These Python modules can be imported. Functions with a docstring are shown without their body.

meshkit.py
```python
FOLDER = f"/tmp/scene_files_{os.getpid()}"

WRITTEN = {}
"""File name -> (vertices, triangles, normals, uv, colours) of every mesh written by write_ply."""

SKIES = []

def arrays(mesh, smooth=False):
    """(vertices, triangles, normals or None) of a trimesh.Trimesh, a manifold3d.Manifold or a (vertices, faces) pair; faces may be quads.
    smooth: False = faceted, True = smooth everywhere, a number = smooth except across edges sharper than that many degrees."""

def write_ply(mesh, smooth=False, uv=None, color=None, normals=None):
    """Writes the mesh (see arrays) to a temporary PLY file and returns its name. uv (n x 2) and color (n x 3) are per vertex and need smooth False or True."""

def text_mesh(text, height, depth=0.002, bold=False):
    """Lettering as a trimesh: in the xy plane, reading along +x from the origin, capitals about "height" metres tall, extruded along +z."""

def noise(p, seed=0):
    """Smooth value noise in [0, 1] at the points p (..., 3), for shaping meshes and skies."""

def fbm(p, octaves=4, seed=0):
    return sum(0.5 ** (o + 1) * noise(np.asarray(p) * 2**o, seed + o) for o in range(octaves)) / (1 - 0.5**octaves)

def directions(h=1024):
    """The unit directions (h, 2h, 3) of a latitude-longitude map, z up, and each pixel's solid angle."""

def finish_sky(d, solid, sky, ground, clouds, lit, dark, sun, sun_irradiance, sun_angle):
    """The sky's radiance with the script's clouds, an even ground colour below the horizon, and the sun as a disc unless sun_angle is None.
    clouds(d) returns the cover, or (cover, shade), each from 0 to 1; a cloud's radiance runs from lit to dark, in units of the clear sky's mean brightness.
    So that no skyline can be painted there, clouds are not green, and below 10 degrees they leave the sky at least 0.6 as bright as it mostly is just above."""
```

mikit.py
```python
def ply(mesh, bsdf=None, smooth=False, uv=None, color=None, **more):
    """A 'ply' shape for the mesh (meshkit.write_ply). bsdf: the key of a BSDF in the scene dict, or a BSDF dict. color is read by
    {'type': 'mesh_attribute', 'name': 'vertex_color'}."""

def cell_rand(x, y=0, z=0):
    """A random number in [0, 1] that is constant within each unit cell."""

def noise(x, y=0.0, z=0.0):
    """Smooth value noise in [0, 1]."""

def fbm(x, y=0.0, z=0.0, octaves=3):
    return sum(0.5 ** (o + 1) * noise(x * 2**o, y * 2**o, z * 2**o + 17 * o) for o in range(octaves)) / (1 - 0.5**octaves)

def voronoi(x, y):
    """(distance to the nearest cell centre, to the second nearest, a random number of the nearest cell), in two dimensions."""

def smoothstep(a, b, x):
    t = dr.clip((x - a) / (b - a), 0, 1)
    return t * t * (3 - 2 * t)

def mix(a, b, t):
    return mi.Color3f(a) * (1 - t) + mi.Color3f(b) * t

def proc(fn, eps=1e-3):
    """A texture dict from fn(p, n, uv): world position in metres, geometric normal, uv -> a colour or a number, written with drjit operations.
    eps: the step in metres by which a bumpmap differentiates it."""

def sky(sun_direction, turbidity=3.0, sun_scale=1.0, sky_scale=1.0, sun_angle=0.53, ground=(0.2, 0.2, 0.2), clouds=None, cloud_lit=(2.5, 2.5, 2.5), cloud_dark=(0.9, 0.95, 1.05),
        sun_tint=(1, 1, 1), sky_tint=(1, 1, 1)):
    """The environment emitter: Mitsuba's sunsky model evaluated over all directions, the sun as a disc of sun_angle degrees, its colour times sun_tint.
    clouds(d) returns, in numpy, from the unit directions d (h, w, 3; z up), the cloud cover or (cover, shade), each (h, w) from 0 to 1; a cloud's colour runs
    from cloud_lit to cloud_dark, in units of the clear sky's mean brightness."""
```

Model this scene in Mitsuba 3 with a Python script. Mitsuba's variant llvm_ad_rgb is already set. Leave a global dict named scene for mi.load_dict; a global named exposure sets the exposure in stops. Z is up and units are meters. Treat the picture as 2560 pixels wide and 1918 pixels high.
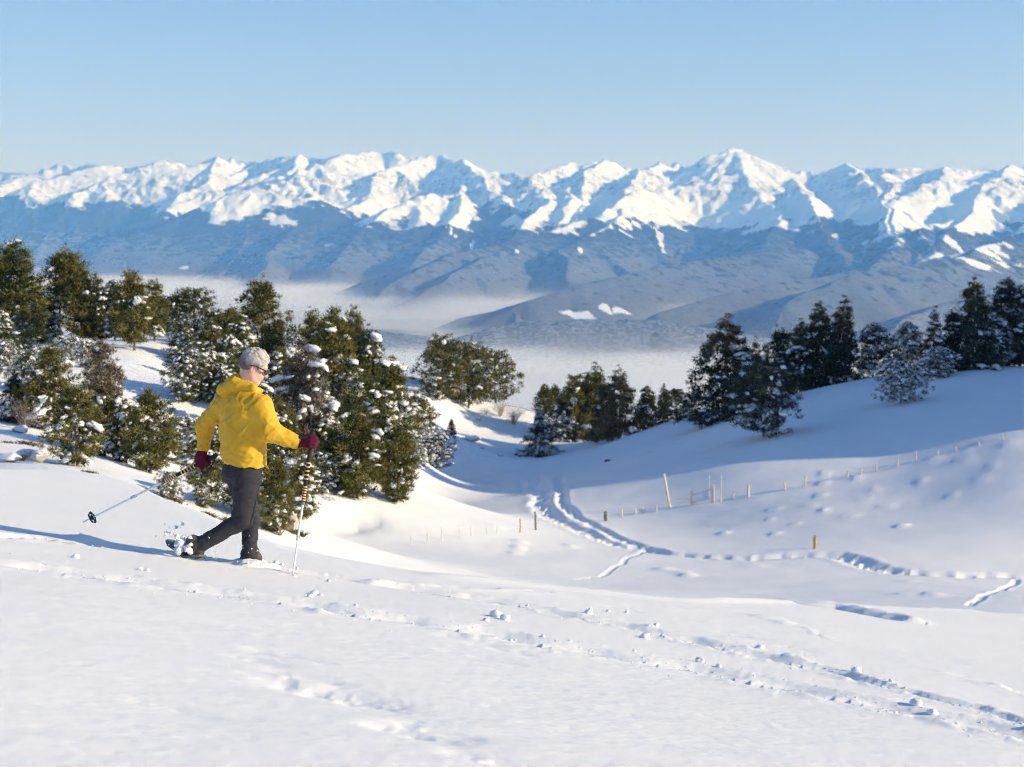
import math
import numpy as np
import trimesh
import drjit as dr
import mitsuba as mi
import mikit
import meshkit
from scipy.interpolate import RBFInterpolator, RectBivariateSpline
from scipy.ndimage import gaussian_filter1d

T = mi.ScalarTransform4f
scene, labels = {}, {}

# ---------------------------------------------------------------- camera, sky, exposure
FPX, CX, CY = 3517.0, 1280.0, 959.0          # focal length and centre in photograph pixels
PITCH = math.atan((CY - 555.0) / FPX)        # the horizon lies at row 555
fwd = np.array([0, math.cos(PITCH), -math.sin(PITCH)])
upv = np.array([0, math.sin(PITCH), math.cos(PITCH)])
scene['camera'] = {'type': 'thinlens', 'fov': math.degrees(2 * math.atan(1280.0 / FPX)), 'fov_axis': 'x',
                   'aperture_radius': 0.0075, 'focus_distance': 11.3, 'near_clip': 0.05, 'far_clip': 80000.0,
                   'to_world': T().look_at(origin=[0, 0, 0], target=fwd.tolist(), up=upv.tolist()),
                   'medium': {'type': 'ref', 'id': 'air'}}
SUN_AZ, SUN_EL = math.radians(100.0), math.radians(18.5)
SUN = np.array([math.sin(SUN_AZ) * math.cos(SUN_EL), math.cos(SUN_AZ) * math.cos(SUN_EL), math.sin(SUN_EL)])
scene['sky'] = mikit.sky(SUN.tolist(), turbidity=3.0, sun_scale=1.13, sky_scale=0.95, ground=(0.45, 0.47, 0.5),
                         sun_tint=(0.775, 0.94, 1.28), sky_tint=(0.67, 0.82, 1.12), cloud_lit=(2.3, 2.1, 2.05),
                         clouds=lambda d: 0.62 * np.exp(-np.maximum(d[..., 2], 0) / 0.065))       # the pale band of thin haze low over the horizon
exposure = 2.4
# clear winter air: blue light is scattered more than red
scene['air'] = {'type': 'homogeneous', 'albedo': {'type': 'rgb', 'value': [0.93, 0.965, 1.0]},
                'sigma_t': {'type': 'rgb', 'value': [1.0e-5, 2.6e-5, 6.0e-5]}}
scene['haze'] = {'type': 'cube', 'bsdf': {'type': 'null'}, 'interior': {'type': 'ref', 'id': 'air'},
                 'to_world': T().translate([0, 14500.0, 150.0]).scale([42000.0, 15500.0, 1200.0])}
labels['haze'] = {'label': 'thin blue winter haze between the viewer and the far mountains', 'category': 'haze', 'kind': 'stuff'}


def ray(px, py):
    d = fwd[None] + np.outer((np.atleast_1d(np.asarray(px, float)) - CX) / FPX, [1, 0, 0]) - np.outer((np.atleast_1d(np.asarray(py, float)) - CY) / FPX, upv)
    return d


def at(px, py, Y):
    """The point at distance Y (metres along the ground) that the photograph shows at this pixel."""
    d = ray(px, py)
    p = d * (np.atleast_1d(np.asarray(Y, float)) / d[:, 1])[:, None]
    return p[0] if np.ndim(px) == 0 else p


def sstep(a, b, x):
    t = np.clip((np.asarray(x, float) - a) / (b - a), 0, 1)
    return t * t * (3 - 2 * t)


def n2(x, y, seed=0, octaves=4):
    """Fractal value noise in [-1, 1] over the plane."""
    return 2 * meshkit.fbm(np.stack([x, y, np.zeros_like(x) + 0.37], -1), octaves, seed) - 1


def grid_faces(nr, nc):
    i, j = np.meshgrid(np.arange(nr - 1), np.arange(nc - 1), indexing='ij')
    a = i * nc + j
    return np.stack([a, a + 1, a + nc + 1, a + nc], -1).reshape(-1, 4)


def tag(key, label=None, cat=None, group=None, kind=None):
    d = labels.setdefault(key, {})
    for k, v in (('label', label), ('category', cat), ('group', group), ('kind', kind)):
        if v:
            d[k] = v


def numbered(name):
    if not any(k == name or k.startswith(name + '__') for k in list(scene) + list(labels)):
        return name
    n = 1
    while any(k == f'{name}_{n:03d}' or k.startswith(f'{name}_{n:03d}__') for k in list(scene) + list(labels)):
        n += 1
    return f'{name}_{n:03d}'


def put(key, mesh, bsdf, smooth=False, color=None):
    scene[key] = mikit.ply(mesh, bsdf, smooth=smooth, color=color)
    return key


def part(thing, name, mesh, bsdf, smooth=False, color=None):
    key = numbered(thing + '__' + name)
    return put(key, mesh, bsdf, smooth, color)


def diff(c):
    return {'type': 'diffuse', 'reflectance': {'type': 'rgb', 'value': list(c)}}


def two(b):
    return {'type': 'twosided', 'bsdf': b}

# ---------------------------------------------------------------- the far mountains: a height field joined from ridges
SKY = [(-500, 440), (-300, 425), (-120, 418), (0, 433), (59, 430), (95, 427), (127, 424), (156, 408), (190, 419), (224, 411), (253, 415), (289, 412), (312, 424), (335, 421), (389, 408), (409, 403), (425, 412), (461, 406), (493, 415), (515, 414),
       (545, 390), (561, 399), (588, 394), (615, 408), (655, 403), (705, 394), (746, 389), (769, 396), (814, 399), (854, 387), (877, 392), (904, 383), (920, 388), (940, 375), (963, 378), (990, 383), (1006, 401), (1034, 395),
       (1083, 385), (1112, 389), (1132, 401), (1160, 399), (1185, 413), (1217, 436), (1246, 429), (1266, 438), (1290, 434), (1307, 447), (1331, 445), (1351, 431), (1376, 423), (1400, 420), (1429, 408), (1461, 415), (1486, 405),
       (1514, 398), (1547, 405), (1567, 421), (1592, 423), (1632, 425), (1652, 407), (1673, 419), (1691, 407), (1709, 421), (1750, 411), (1770, 391), (1806, 383), (1827, 373), (1855, 377), (1880, 389), (1904, 407), (1937, 423), (1977, 431),
       (2014, 427), (2046, 435), (2071, 427), (2107, 407), (2140, 415), (2169, 423), (2209, 423), (2250, 426), (2295, 423), (2343, 427), (2364, 419), (2392, 425), (2430, 424), (2465, 427), (2494, 425), (2527, 411), (2560, 413), (2620, 405), (2760, 420), (2980, 410), (3300, 430)]


def Ycrest(px):
    return np.interp(px, [-600, 0, 900, 1830, 2560, 3300], [24.5e3, 23.5e3, 22e3, 20.5e3, 19.5e3, 19.5e3])


def Yfoot(px):
    return np.interp(px, [-600, 0, 230, 400, 600, 800, 950, 1200, 1700, 2560, 3300], [20e3, 19.5e3, 18.5e3, 17e3, 15e3, 14e3, 12.6e3, 11.6e3, 9.4e3, 8e3, 7.5e3])


FLOOR = -900.0
rngm = np.random.default_rng(11)
segs = []                                                    # (x0, y0, z0, x1, y1, z1, side slope)


def poly(pts, slope, kids=0, klen=1100.0, grad=0.42, spread=(40, 62), gap=750.0, every=(-1, 1)):
    pts = np.asarray(pts, float)
    for a, b in zip(pts[:-1], pts[1:]):
        segs.append((*a, *b, slope))
    if not kids:
        return
    d = np.r_[0, np.cumsum(np.linalg.norm(np.diff(pts[:, :2], axis=0), axis=1))]
    s = gap * rngm.uniform(0.3, 0.9)
    side = 1
    while s < d[-1]:
        p = np.array([np.interp(s, d, pts[:, k]) for k in range(3)])
        k = min(np.searchsorted(d, s), len(d) - 1)
        t = pts[k] - pts[max(k - 1, 0)]
        t = t[:2] / (np.linalg.norm(t[:2]) + 1e-9)
        side = -side
        if side in every:
            ang = math.radians(rngm.uniform(*spread)) * side
            L = klen * rngm.uniform(0.35, 1.75)
            dirn = np.array([t[0] * math.cos(ang) - t[1] * math.sin(ang), t[0] * math.sin(ang) + t[1] * math.cos(ang)])
            q, out, z = p[:2].copy(), [[p[0], p[1], p[2] - 12]], p[2] - 12
            for m in range(3):
                a2 = rngm.normal(0, 0.22)
                dirn = np.array([dirn[0] * math.cos(a2) - dirn[1] * math.sin(a2), dirn[0] * math.sin(a2) + dirn[1] * math.cos(a2)])
                q = q + dirn * L / 3
                z = z - grad * rngm.uniform(0.7, 1.3) * L / 3
                out.append([q[0], q[1], z])
            poly(out, slope * 1.06, kids - 1, klen * 0.42, grad * 1.15, spread, gap * 0.45)
        s += gap * rngm.uniform(0.25, 1.0)


crest = np.array([at(px, py, Ycrest(px) + 350 * math.sin(px * 0.013) + 250 * math.sin(px * 0.041 + 1)) for px, py in SKY])
poly(crest, 0.85)
peaks = [(-380, 420), (-120, 418), (59, 430), (156, 408), (253, 415), (409, 403), (461, 406), (545, 390), (655, 403), (746, 389), (854, 387), (940, 375), (1083, 385), (1160, 399), (1246, 429), (1376, 423), (1429, 408), (1514, 398), (1652, 407),
         (1970, 430), (2107, 407), (2209, 423), (2364, 419), (2465, 427), (2527, 411), (2700, 412), (2980, 410), (3200, 425)]
# two kinds of spur: long ones that run down to the valley fog, short ones that end near the tree line
for i, (px, py) in enumerate(peaks):
    yc = Ycrest(px) + 350 * math.sin(px * 0.013) + 250 * math.sin(px * 0.041 + 1)
    yf = Yfoot(px - 150) + 200
    top = at(px, py, yc)
    long = i % 2 == 0 or px > 1900
    n = 7 if long else 4
    lean = rngm.choice([-1, -1, -1, 0.45]) * rngm.uniform(120, 560)
    snow_z = np.interp(px, [0, 1280, 2560], [300, 150, 20])
    pts = []
    for k in range(n):
        f = k / 6
        y = yc + (yf - yc) * f
        shift = lean * f ** 0.8 + rngm.uniform(-50, 50) * (k > 0)
        z = np.interp(f, [0, 0.1, 0.36, 0.6, 1.0], [top[2], top[2] - 210, snow_z + 40, -250, -840]) + rngm.uniform(-55, 55) * (k > 0)
        x = at(px + shift, 500, y)[0]
        pts.append([x, y, z])
    poly(pts, 0.56, 2, 1050, 0.38)


def ridge(pts, slope=0.5, kids=2, klen=800, grad=0.33, gap=600.0):
    poly([at(px, py, Yk * 1000.0) for px, py, Yk in pts], slope, kids, klen, grad, gap=gap)


# the great white peak and its ridges
ridge([(1827, 373, 20.3), (1819, 395, 20.0), (1806, 425, 19.6), (1792, 462, 19.1), (1740, 478, 18.7), (1640, 492, 18.2), (1560, 500, 17.4), (1470, 548, 16.2), (1330, 596, 14.8), (1220, 620, 14.0), (1140, 632, 13.5), (1080, 665, 13.0), (1000, 715, 12.5), (955, 748, 12.2)], 0.50, 1, 480, 0.3, 1300.0)
ridge([(1827, 373, 20.3), (1880, 389, 20.2), (1977, 431, 20.0)], 0.50, 1, 600)
ridge([(1845, 380, 20.2), (1880, 440, 19.2), (1930, 520, 17.6), (1960, 560, 16.0), (1930, 610, 14.4)], 0.42, 1, 600, 0.3, 1500.0)
ridge([(1750, 413, 20.6), (1700, 428, 20.3), (1640, 450, 20.0)], 0.7, 1, 500)
ridge([(1220, 640, 13.4), (1150, 690, 12.5), (1080, 735, 11.9), (1030, 764, 11.6)], 0.5, 1, 350)
ridge([(2000, 618, 13.6), (1830, 640, 12.6), (1660, 662, 11.6), (1560, 692, 11.0), (1490, 710, 10.6), (1340, 750, 10.3), (1240, 787, 10.1)], 0.44, 1, 450, 0.3, 900.0)
ridge([(2200, 668, 12.2), (2060, 690, 11.0), (1930, 715, 10.2), (1860, 735, 9.8), (1780, 765, 9.5), (1705, 782, 9.3), (1672, 818, 9.15)], 0.48, 1, 450, 0.3, 900.0)
ridge([(2560, 590, 12.5), (2420, 640, 11.0), (2240, 672, 10.0), (2130, 702, 9.4), (2060, 737, 9.0), (2010, 762, 8.8), (1985, 805, 8.6)], 0.48, 1, 450, 0.3, 900.0)
ridge([(2700, 690, 10.0), (2560, 722, 9.4), (2400, 762, 8.6), (2300, 792, 8.2), (2268, 815, 8.05)], 0.45, 2, 500, 0.3)
ridge([(900, 560, 18.4), (800, 602, 17.0), (700, 640, 16.2), (620, 682, 15.6), (480, 712, 15.0)], 0.42, 2, 800, 0.3)
ridge([(800, 470, 20.2), (740, 480, 20.0), (690, 468, 19.6), (620, 490, 19.2), (520, 522, 18.8), (430, 560, 18.3), (300, 600, 17.8)], 0.4, 2, 800, 0.33)
ridge([(1240, 490, 19.4), (1100, 502, 18.6), (1040, 500, 18.2), (960, 530, 17.6), (880, 590, 16.6), (840, 660, 15.2)], 0.45, 2, 800, 0.33)
ridge([(2560, 470, 17.6), (2500, 482, 17.2), (2440, 520, 16.4), (2330, 600, 14.6), (2200, 640, 13.0)], 0.5, 2, 800, 0.36)
ridge([(2420, 490, 17.6), (2300, 520, 17.0), (2240, 505, 16.6), (2180, 550, 15.9), (2080, 590, 15.0)], 0.5, 2, 700, 0.36)
# wooded hills that stand in the valley fog
ridge([(1020, 925, 7.0), (1060, 880, 7.15), (1130, 846, 7.25), (1220, 820, 7.35), (1330, 800, 7.45), (1500, 797, 7.5), (1650, 802, 7.5), (1800, 826, 7.45), (1950, 850, 7.4), (2200, 862, 7.4)], 0.36, 2, 330, 0.26, 300.0)
ridge([(760, 838, 8.4), (860, 832, 8.3), (960, 830, 8.2), (1060, 842, 8.0)], 0.2, 1, 500, 0.14, 400.0)
segs = np.array(segs)


def far_height(X, Y):
    h = np.full(X.shape, FLOOR)
    # Y and x/Y are monotonic along the rows and columns of the grid, so each ridge only touches a window of it
    U = X[0] / Y[0]
    for x0, y0, z0, x1, y1, z1, s in segs:
        R = min((max(z0, z1) - FLOOR) / s * 1.15, 3800.0)
        ya, yb = min(y0, y1) - R, max(y0, y1) + R
        if yb < 2000:
            continue
        ua, ub = min((min(x0, x1) - R) / max(ya, 2500), (min(x0, x1) - R) / yb), max((max(x0, x1) + R) / max(ya, 2500), (max(x0, x1) + R) / yb)
        c = np.nonzero((U > ua) & (U < ub))[0]
        if len(c) < 1:
            continue
        c0, c1 = c[0], c[-1] + 1
        rr = np.nonzero((Y[:, c0:c1].max(1) > ya) & (Y[:, c0:c1].min(1) < yb))[0]
        if len(rr) < 1:
            continue
        w = (slice(rr[0], rr[-1] + 1), slice(c0, c1))
        dx, dy = x1 - x0, y1 - y0
        L2 = dx * dx + dy * dy + 1e-6
        px, py = X[w] - x0, Y[w] - y0
        t = np.clip((px * dx + py * dy) / L2, 0, 1)
        d = np.sqrt((px - t * dx) ** 2 + (py - t * dy) ** 2)
        h[w] = np.maximum(h[w], z0 + t * (z1 - z0) - s * d + 9.0 * s * np.minimum(d, 60) / 60)
    return h


nu, nr = 760, 350
u_in = np.linspace(-0.375, 0.375, nu)
u_out = 0.375 + 0.9 * np.linspace(0, 1, 40)[1:] ** 1.5
U = np.r_[-u_out[::-1], u_in, u_out]
PXu = CX + U * FPX
rows = np.r_[np.linspace(0.13, 0.32, 24), np.linspace(0.32, 0.42, 60)[1:], np.linspace(0.42, 1.0, nr)[1:], np.linspace(1.0, 1.12, 12)[1:]]
Yg = rows[:, None] * Ycrest(np.clip(PXu, -500, 3200))[None]
Xg = Yg * U[None]
# the ridges are bent a little so that no line is straight
wx = 420 * n2(Xg / 2400, Yg / 2400, 3, 5) + 14 * n2(Xg / 260, Yg / 260, 31, 2)
wy = 420 * n2(Xg / 2400 + 40, Yg / 2400, 4, 5) + 14 * n2(Xg / 260 + 9, Yg / 260, 32, 2)
keep = sstep(1.0, 0.93, rows)[:, None] * sstep(0.36, 0.45, rows)[:, None] * 0.85 + 0.15
Z = far_height(Xg + wx * keep, Yg + wy * keep)
rough = sstep(-200, 350, Z)
rid = 1 - np.abs(n2(Xg / 420, Yg / 420, 5, 4))
near_crest = sstep(0.995, 0.90, rows)[:, None]
Z = Z + (rid - 0.72) * (14 + 125 * rough) * (0.25 + 0.75 * near_crest) + (0.62 - np.abs(n2(Xg / 190 + 3, Yg / 230, 15, 3))) * 115 * rough * (0.2 + 0.8 * near_crest) + 20 * n2(Xg / 110, Yg / 110, 6, 2) * (0.04 + rough)
lowland = -800 + 95 * n2(Xg / 900, Yg / 900, 17, 5)
Z = np.where((Yg > 7300) & (Yg < 13000), np.maximum(Z, lowland + (Yg < 7800) * 0.2 * (Yg - 7800)), Z)
Z = np.where(Yg < 5200, np.minimum(Z, -760), Z)
put('far_mountains', (np.stack([Xg, Yg, Z], -1).reshape(-1, 3), grid_faces(*Xg.shape)), 'mountain_ground', smooth=True)
tag('far_mountains', 'snow covered mountain range with dark forested foothills behind the fog', 'mountains', kind='structure')

# meadows and slides that lie white among the forest: (column, row, half width, half height in photograph pixels)
CLEAR = [(2405, 632, 58, 17), (2440, 660, 55, 9), (2380, 612, 22, 16), (700, 553, 40, 10), (678, 540, 14, 8), (545, 527, 30, 8), (615, 520, 26, 15), (1516, 771, 14, 7), (1548, 777, 24, 5), (1440, 792, 40, 6), (1128, 580, 5, 16), (1140, 592, 5, 10),
         (1875, 578, 16, 8), (1590, 560, 12, 6), (1550, 562, 16, 5), (1648, 590, 8, 12), (1655, 608, 6, 6), (2470, 577, 16, 8), (1297, 549, 12, 8), (1180, 611, 4, 9), (825, 616, 12, 6), (2160, 610, 9, 4), (2520, 615, 14, 6), (460, 673, 13, 4), (1450, 626, 6, 5), (1293, 628, 6, 4), (2090, 592, 8, 4), (2490, 632, 8, 5), (2235, 581, 12, 4), (1560, 584, 18, 3), (1800, 568, 20, 5)]
tanp = Z / Yg
clear_spots = []
for px, py, a, b in CLEAR:
    d = ray(px, py)[0]
    j = int(np.argmin(np.abs(U - d[0] / d[1])))
    hit = np.nonzero(tanp[60:, j] >= d[2] / d[1])[0]
    if len(hit):
        i = hit[0] + 60
        d2 = ray(px, py - b)[0]
        hit2 = np.nonzero(tanp[60:, j] >= d2[2] / d2[1])[0]
        dy = max(float(Yg[hit2[0] + 60, j] - Yg[i, j]), 60.0) if len(hit2) else 120.0
        clear_spots.append((float(Xg[i, j]), float(Yg[i, j]), a / FPX * float(Yg[i, j]), min(dy, 900.0)))


def mountain_color(p, n, uv):
    x, y, z = p.x, p.y, p.z
    big = mikit.fbm(x / 900, y / 900, 0, 4)
    fine = mikit.fbm(x / 120, y / 120, z / 120, 4)
    line = 25 - x * 0.030 + (big - 0.5) * 620 + (fine - 0.5) * 260
    slope = 1 - n.z
    snow = mikit.smoothstep(-20.0, 30.0, z - line - slope * 150)
    for cx, cy, ra, rb in clear_spots:
        r = dr.sqrt(dr.square((x - cx) / ra) + dr.square((y - cy) / rb))
        snow = dr.maximum(snow, mikit.smoothstep(1.15, 0.75, r + (fine - 0.5) * 2.2 + (mikit.noise(x / 45, y / 45) - 0.5) * 0.5) * 0.95)
    rock = mikit.smoothstep(0.21, 0.32, slope + (fine - 0.5) * 0.45) * 0.75 * mikit.smoothstep(150.0, 500.0, z + (big - 0.5) * 500)
    snow_c = mikit.mix((0.79, 0.86, 0.93), (0.24, 0.25, 0.27), rock)
    frost = mikit.smoothstep(0.38, 0.72, mikit.fbm(x / 75, y / 75, z / 45, 3) + (-z - 200) / 1200)
    wood = mikit.mix((0.030, 0.042, 0.036), (0.24, 0.26, 0.28), frost * 0.44 * mikit.smoothstep(50.0, -350.0, z))
    trees = mikit.noise(x / 26, y / 26, z / 26)
    wood = wood * (0.87 + 0.26 * trees) * (0.7 + 0.6 * big)
    small = mikit.smoothstep(0.45, 0.62, mikit.noise(x / 16, y / 16, z / 10)) * mikit.smoothstep(9000.0, 7800.0, y) * mikit.smoothstep(-330.0, -420.0, z)
    wood = mikit.mix(wood, (0.30, 0.32, 0.34), small * 0.7)
    wood = mikit.mix(wood, (0.10, 0.11, 0.12), mikit.smoothstep(-690.0, -740.0, z))
    return mikit.mix(wood, snow_c, snow)


scene['mountain_ground'] = two({'type': 'diffuse', 'reflectance': mikit.proc(mountain_color)})

# ---------------------------------------------------------------- fog lying in the valley
FOG_TOP = -640.0
NX, NY, NZ = 240, 250, 30
FX0, FX1, FY0, FY1, FZ0, FZ1 = -13000.0, 13000.0, 3000.0, 25000.0, -960.0, -460.0
vx, vy, vz = (a + (b - a) * (np.arange(n) + 0.5) / n for a, b, n in ((FX0, FX1, NX), (FY0, FY1, NY), (FZ0, FZ1, NZ)))
VY, VX = np.meshgrid(vy, vx, indexing='ij')
gap = sstep(7000, 7900, VY) * sstep(11800 - 5200 * VX / VY, 9800 - 5200 * VX / VY, VY)
big = n2(VX / 2600, VY / 1500, 41, 4)
top = FOG_TOP + 6 + 22 * sstep(7400, 6600, VY) - 118 * gap + 62 * big + 45 * n2(VX / 800, VY / 480, 42, 4)
soft = 42 + 34 * n2(VX / 1700 + 5, VY / 1300, 44, 3)
ZZ, YY3, XX3 = np.meshgrid(vz, vy, vx, indexing='ij')
puff = 2 * meshkit.fbm(np.stack([XX3 / 620, YY3 / 430, ZZ / 90], -1), 3, 45) - 1
dens = sstep(0, 1, (top[None] + 70 * puff + soft[None] - ZZ) / (2.4 * soft[None])) ** 1.4
veil = 0.07 * sstep(130, -40, ZZ - top[None] - 60 * n2(VX / 3000, VY / 2000, 46, 3)[None])
edge = sstep(FX0, FX0 + 1500, XX3) * sstep(FX1, FX1 - 1500, XX3) * sstep(FZ1, FZ1 - 60, ZZ) * sstep(FY0, FY0 + 500, YY3)
dens = np.clip(dens + veil, 0, 1) * edge
scene['fog_air'] = {'type': 'heterogeneous', 'albedo': {'type': 'rgb', 'value': [0.955, 0.98, 1.0]},
                    'sigma_t': {'type': 'gridvolume', 'grid': mi.VolumeGrid((dens * 3.4e-3 + 2.0e-5).astype(np.float32)), 'filter_type': 'trilinear',
                                'to_world': T().translate([FX0, FY0, FZ0]).scale([FX1 - FX0, FY1 - FY0, FZ1 - FZ0])}}
scene['fog'] = {'type': 'cube', 'bsdf': {'type': 'null'}, 'interior': {'type': 'ref', 'id': 'fog_air'}, 'exterior': {'type': 'ref', 'id': 'air'},
                'to_world': T().translate([(FX0 + FX1) / 2, (FY0 + FY1) / 2, (FZ0 + FZ1) / 2]).scale([(FX1 - FX0) / 2, (FY1 - FY0) / 2, (FZ1 - FZ0) / 2])}
tag('fog', 'pale drifting sea of fog filling the valley floor', 'fog', kind='stuff')

# ---------------------------------------------------------------- the near ground: one sheet of snow from the viewer's feet to the fog
p0 = at(600, 1410, 11.3)
PA, PB = -0.14, -0.175
PH = -(p0[2] - PA * p0[0] - PB * p0[1])


def plane_y(px, py):
    d = ray(px, py)
    return PH / -(d[:, 2] / d[:, 1] - PA * d[:, 0] / d[:, 1] - PB)


EDGE = np.array([(-400, 1150), (0, 1165), (120, 1167), (240, 1178), (330, 1205), (400, 1238), (500, 1272), (560, 1305), (640, 1330), (700, 1352), (790, 1372), (1000, 1408), (1280, 1445), (1500, 1468), (1700, 1488), (2000, 1502), (2300, 1517), (2560, 1530), (2960, 1560)], float)
edge_u, edge_y = (EDGE[:, 0] - CX) / FPX, plane_y(EDGE[:, 0], EDGE[:, 1])


def softplus(x, k):
    return k * np.logaddexp(0, np.asarray(x) / k)


def fore_height(x, y):
    u = x / np.maximum(y, 3.0)
    ye = np.interp(u, edge_u, edge_y)
    s = np.maximum(y - ye + 1.2, 0)
    return -PH + PA * x + PB * y - np.where(s < 9, 0.035 * s * s, 0.035 * 81 + 0.63 * (s - 9))


MID = [(2560, 1440, 58), (2560, 1330, 66), (2560, 1250, 72), (2560, 1150, 79), (2560, 1076, 85), (2560, 1000, 100), (2560, 915, 122), (2430, 912, 122), (2200, 942, 124), (2060, 962, 126), (1910, 1085, 104), (1800, 1042, 128), (1700, 1036, 140), (1620, 1060, 146),
       (1500, 1092, 150), (1350, 1132, 148), (1250, 1152, 140), (2230, 1140, 87), (1860, 1168, 88), (1628, 1215, 90), (1400, 1235, 93), (1200, 1260, 93), (1000, 1292, 92), (800, 1342, 60), (1340, 1290, 84), (1500, 1340, 72), (1700, 1390, 64), (2100, 1380, 63),
       (1700, 1450, 54), (2200, 1490, 46), (2560, 1502, 44), (1280, 1402, 58), (1150, 1428, 50), (2000, 1280, 76), (2300, 1250, 76), (1700, 1300, 80), (1280, 1450, 42), (900, 1372, 46), (2250, 1040, 100), (1600, 1140, 112), (1300, 1200, 112), (1120, 1215, 108),
       (1000, 1258, 86), (820, 1245, 62), (740, 1205, 64), (640, 1215, 62), (500, 1305, 34), (560, 1232, 52), (420, 1190, 50), (310, 1152, 48), (205, 1190, 34), (0, 1185, 34), (0, 1062, 50), (120, 1092, 55), (250, 1010, 64), (420, 935, 78), (330, 862, 90), (480, 985, 70), (390, 1000, 69),
       (0, 900, 88), (560, 866, 100), (700, 950, 98), (860, 1000, 104), (1000, 1100, 112), (1060, 1150, 118), (0, 842, 100), (300, 832, 104), (600, 838, 112), (800, 876, 116), (950, 955, 128), (1040, 930, 165), (1180, 1012, 168), (1290, 1012, 172), (1100, 1060, 158), (1200, 1090, 152), (1300, 1060, 165), (1380, 1100, 160),
       (-400, 1060, 50), (-400, 900, 90), (-400, 1200, 34), (-400, 830, 110), (2960, 1440, 60), (2960, 1200, 75), (2960, 960, 110)]
mid_pts = at([m[0] for m in MID], [m[1] for m in MID], [m[2] for m in MID])
extra = [(-6, 3, -6), (6, 3, -6), (0, 12, -8), (-12, 20, -7.5), (12, 20, -9.5), (25, 30, -10.5), (0, 28, -10.5), (90, 120, -8), (90, 60, -9), (60, 30, -9.5), (70, 170, -16), (120, 90, -5), (-70, 60, -2), (-70, 110, -4), (-60, 20, -3), (0, 200, -28), (60, 210, -24), (-50, 160, -14), (40, -30, -8), (-40, -30, 0)]
mid_pts = np.vstack([mid_pts, np.array(extra, float)])
tps = RBFInterpolator(mid_pts[:, :2] / 50, mid_pts[:, 2], kernel='thin_plate_spline', smoothing=0.002)
gx, gy = np.linspace(-160, 220, 191), np.linspace(-60, 300, 181)
GX, GY = np.meshgrid(gx, gy, indexing='ij')
mid_spline = RectBivariateSpline(gx, gy, tps(np.stack([GX.ravel(), GY.ravel()], 1) / 50).reshape(GX.shape))
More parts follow.
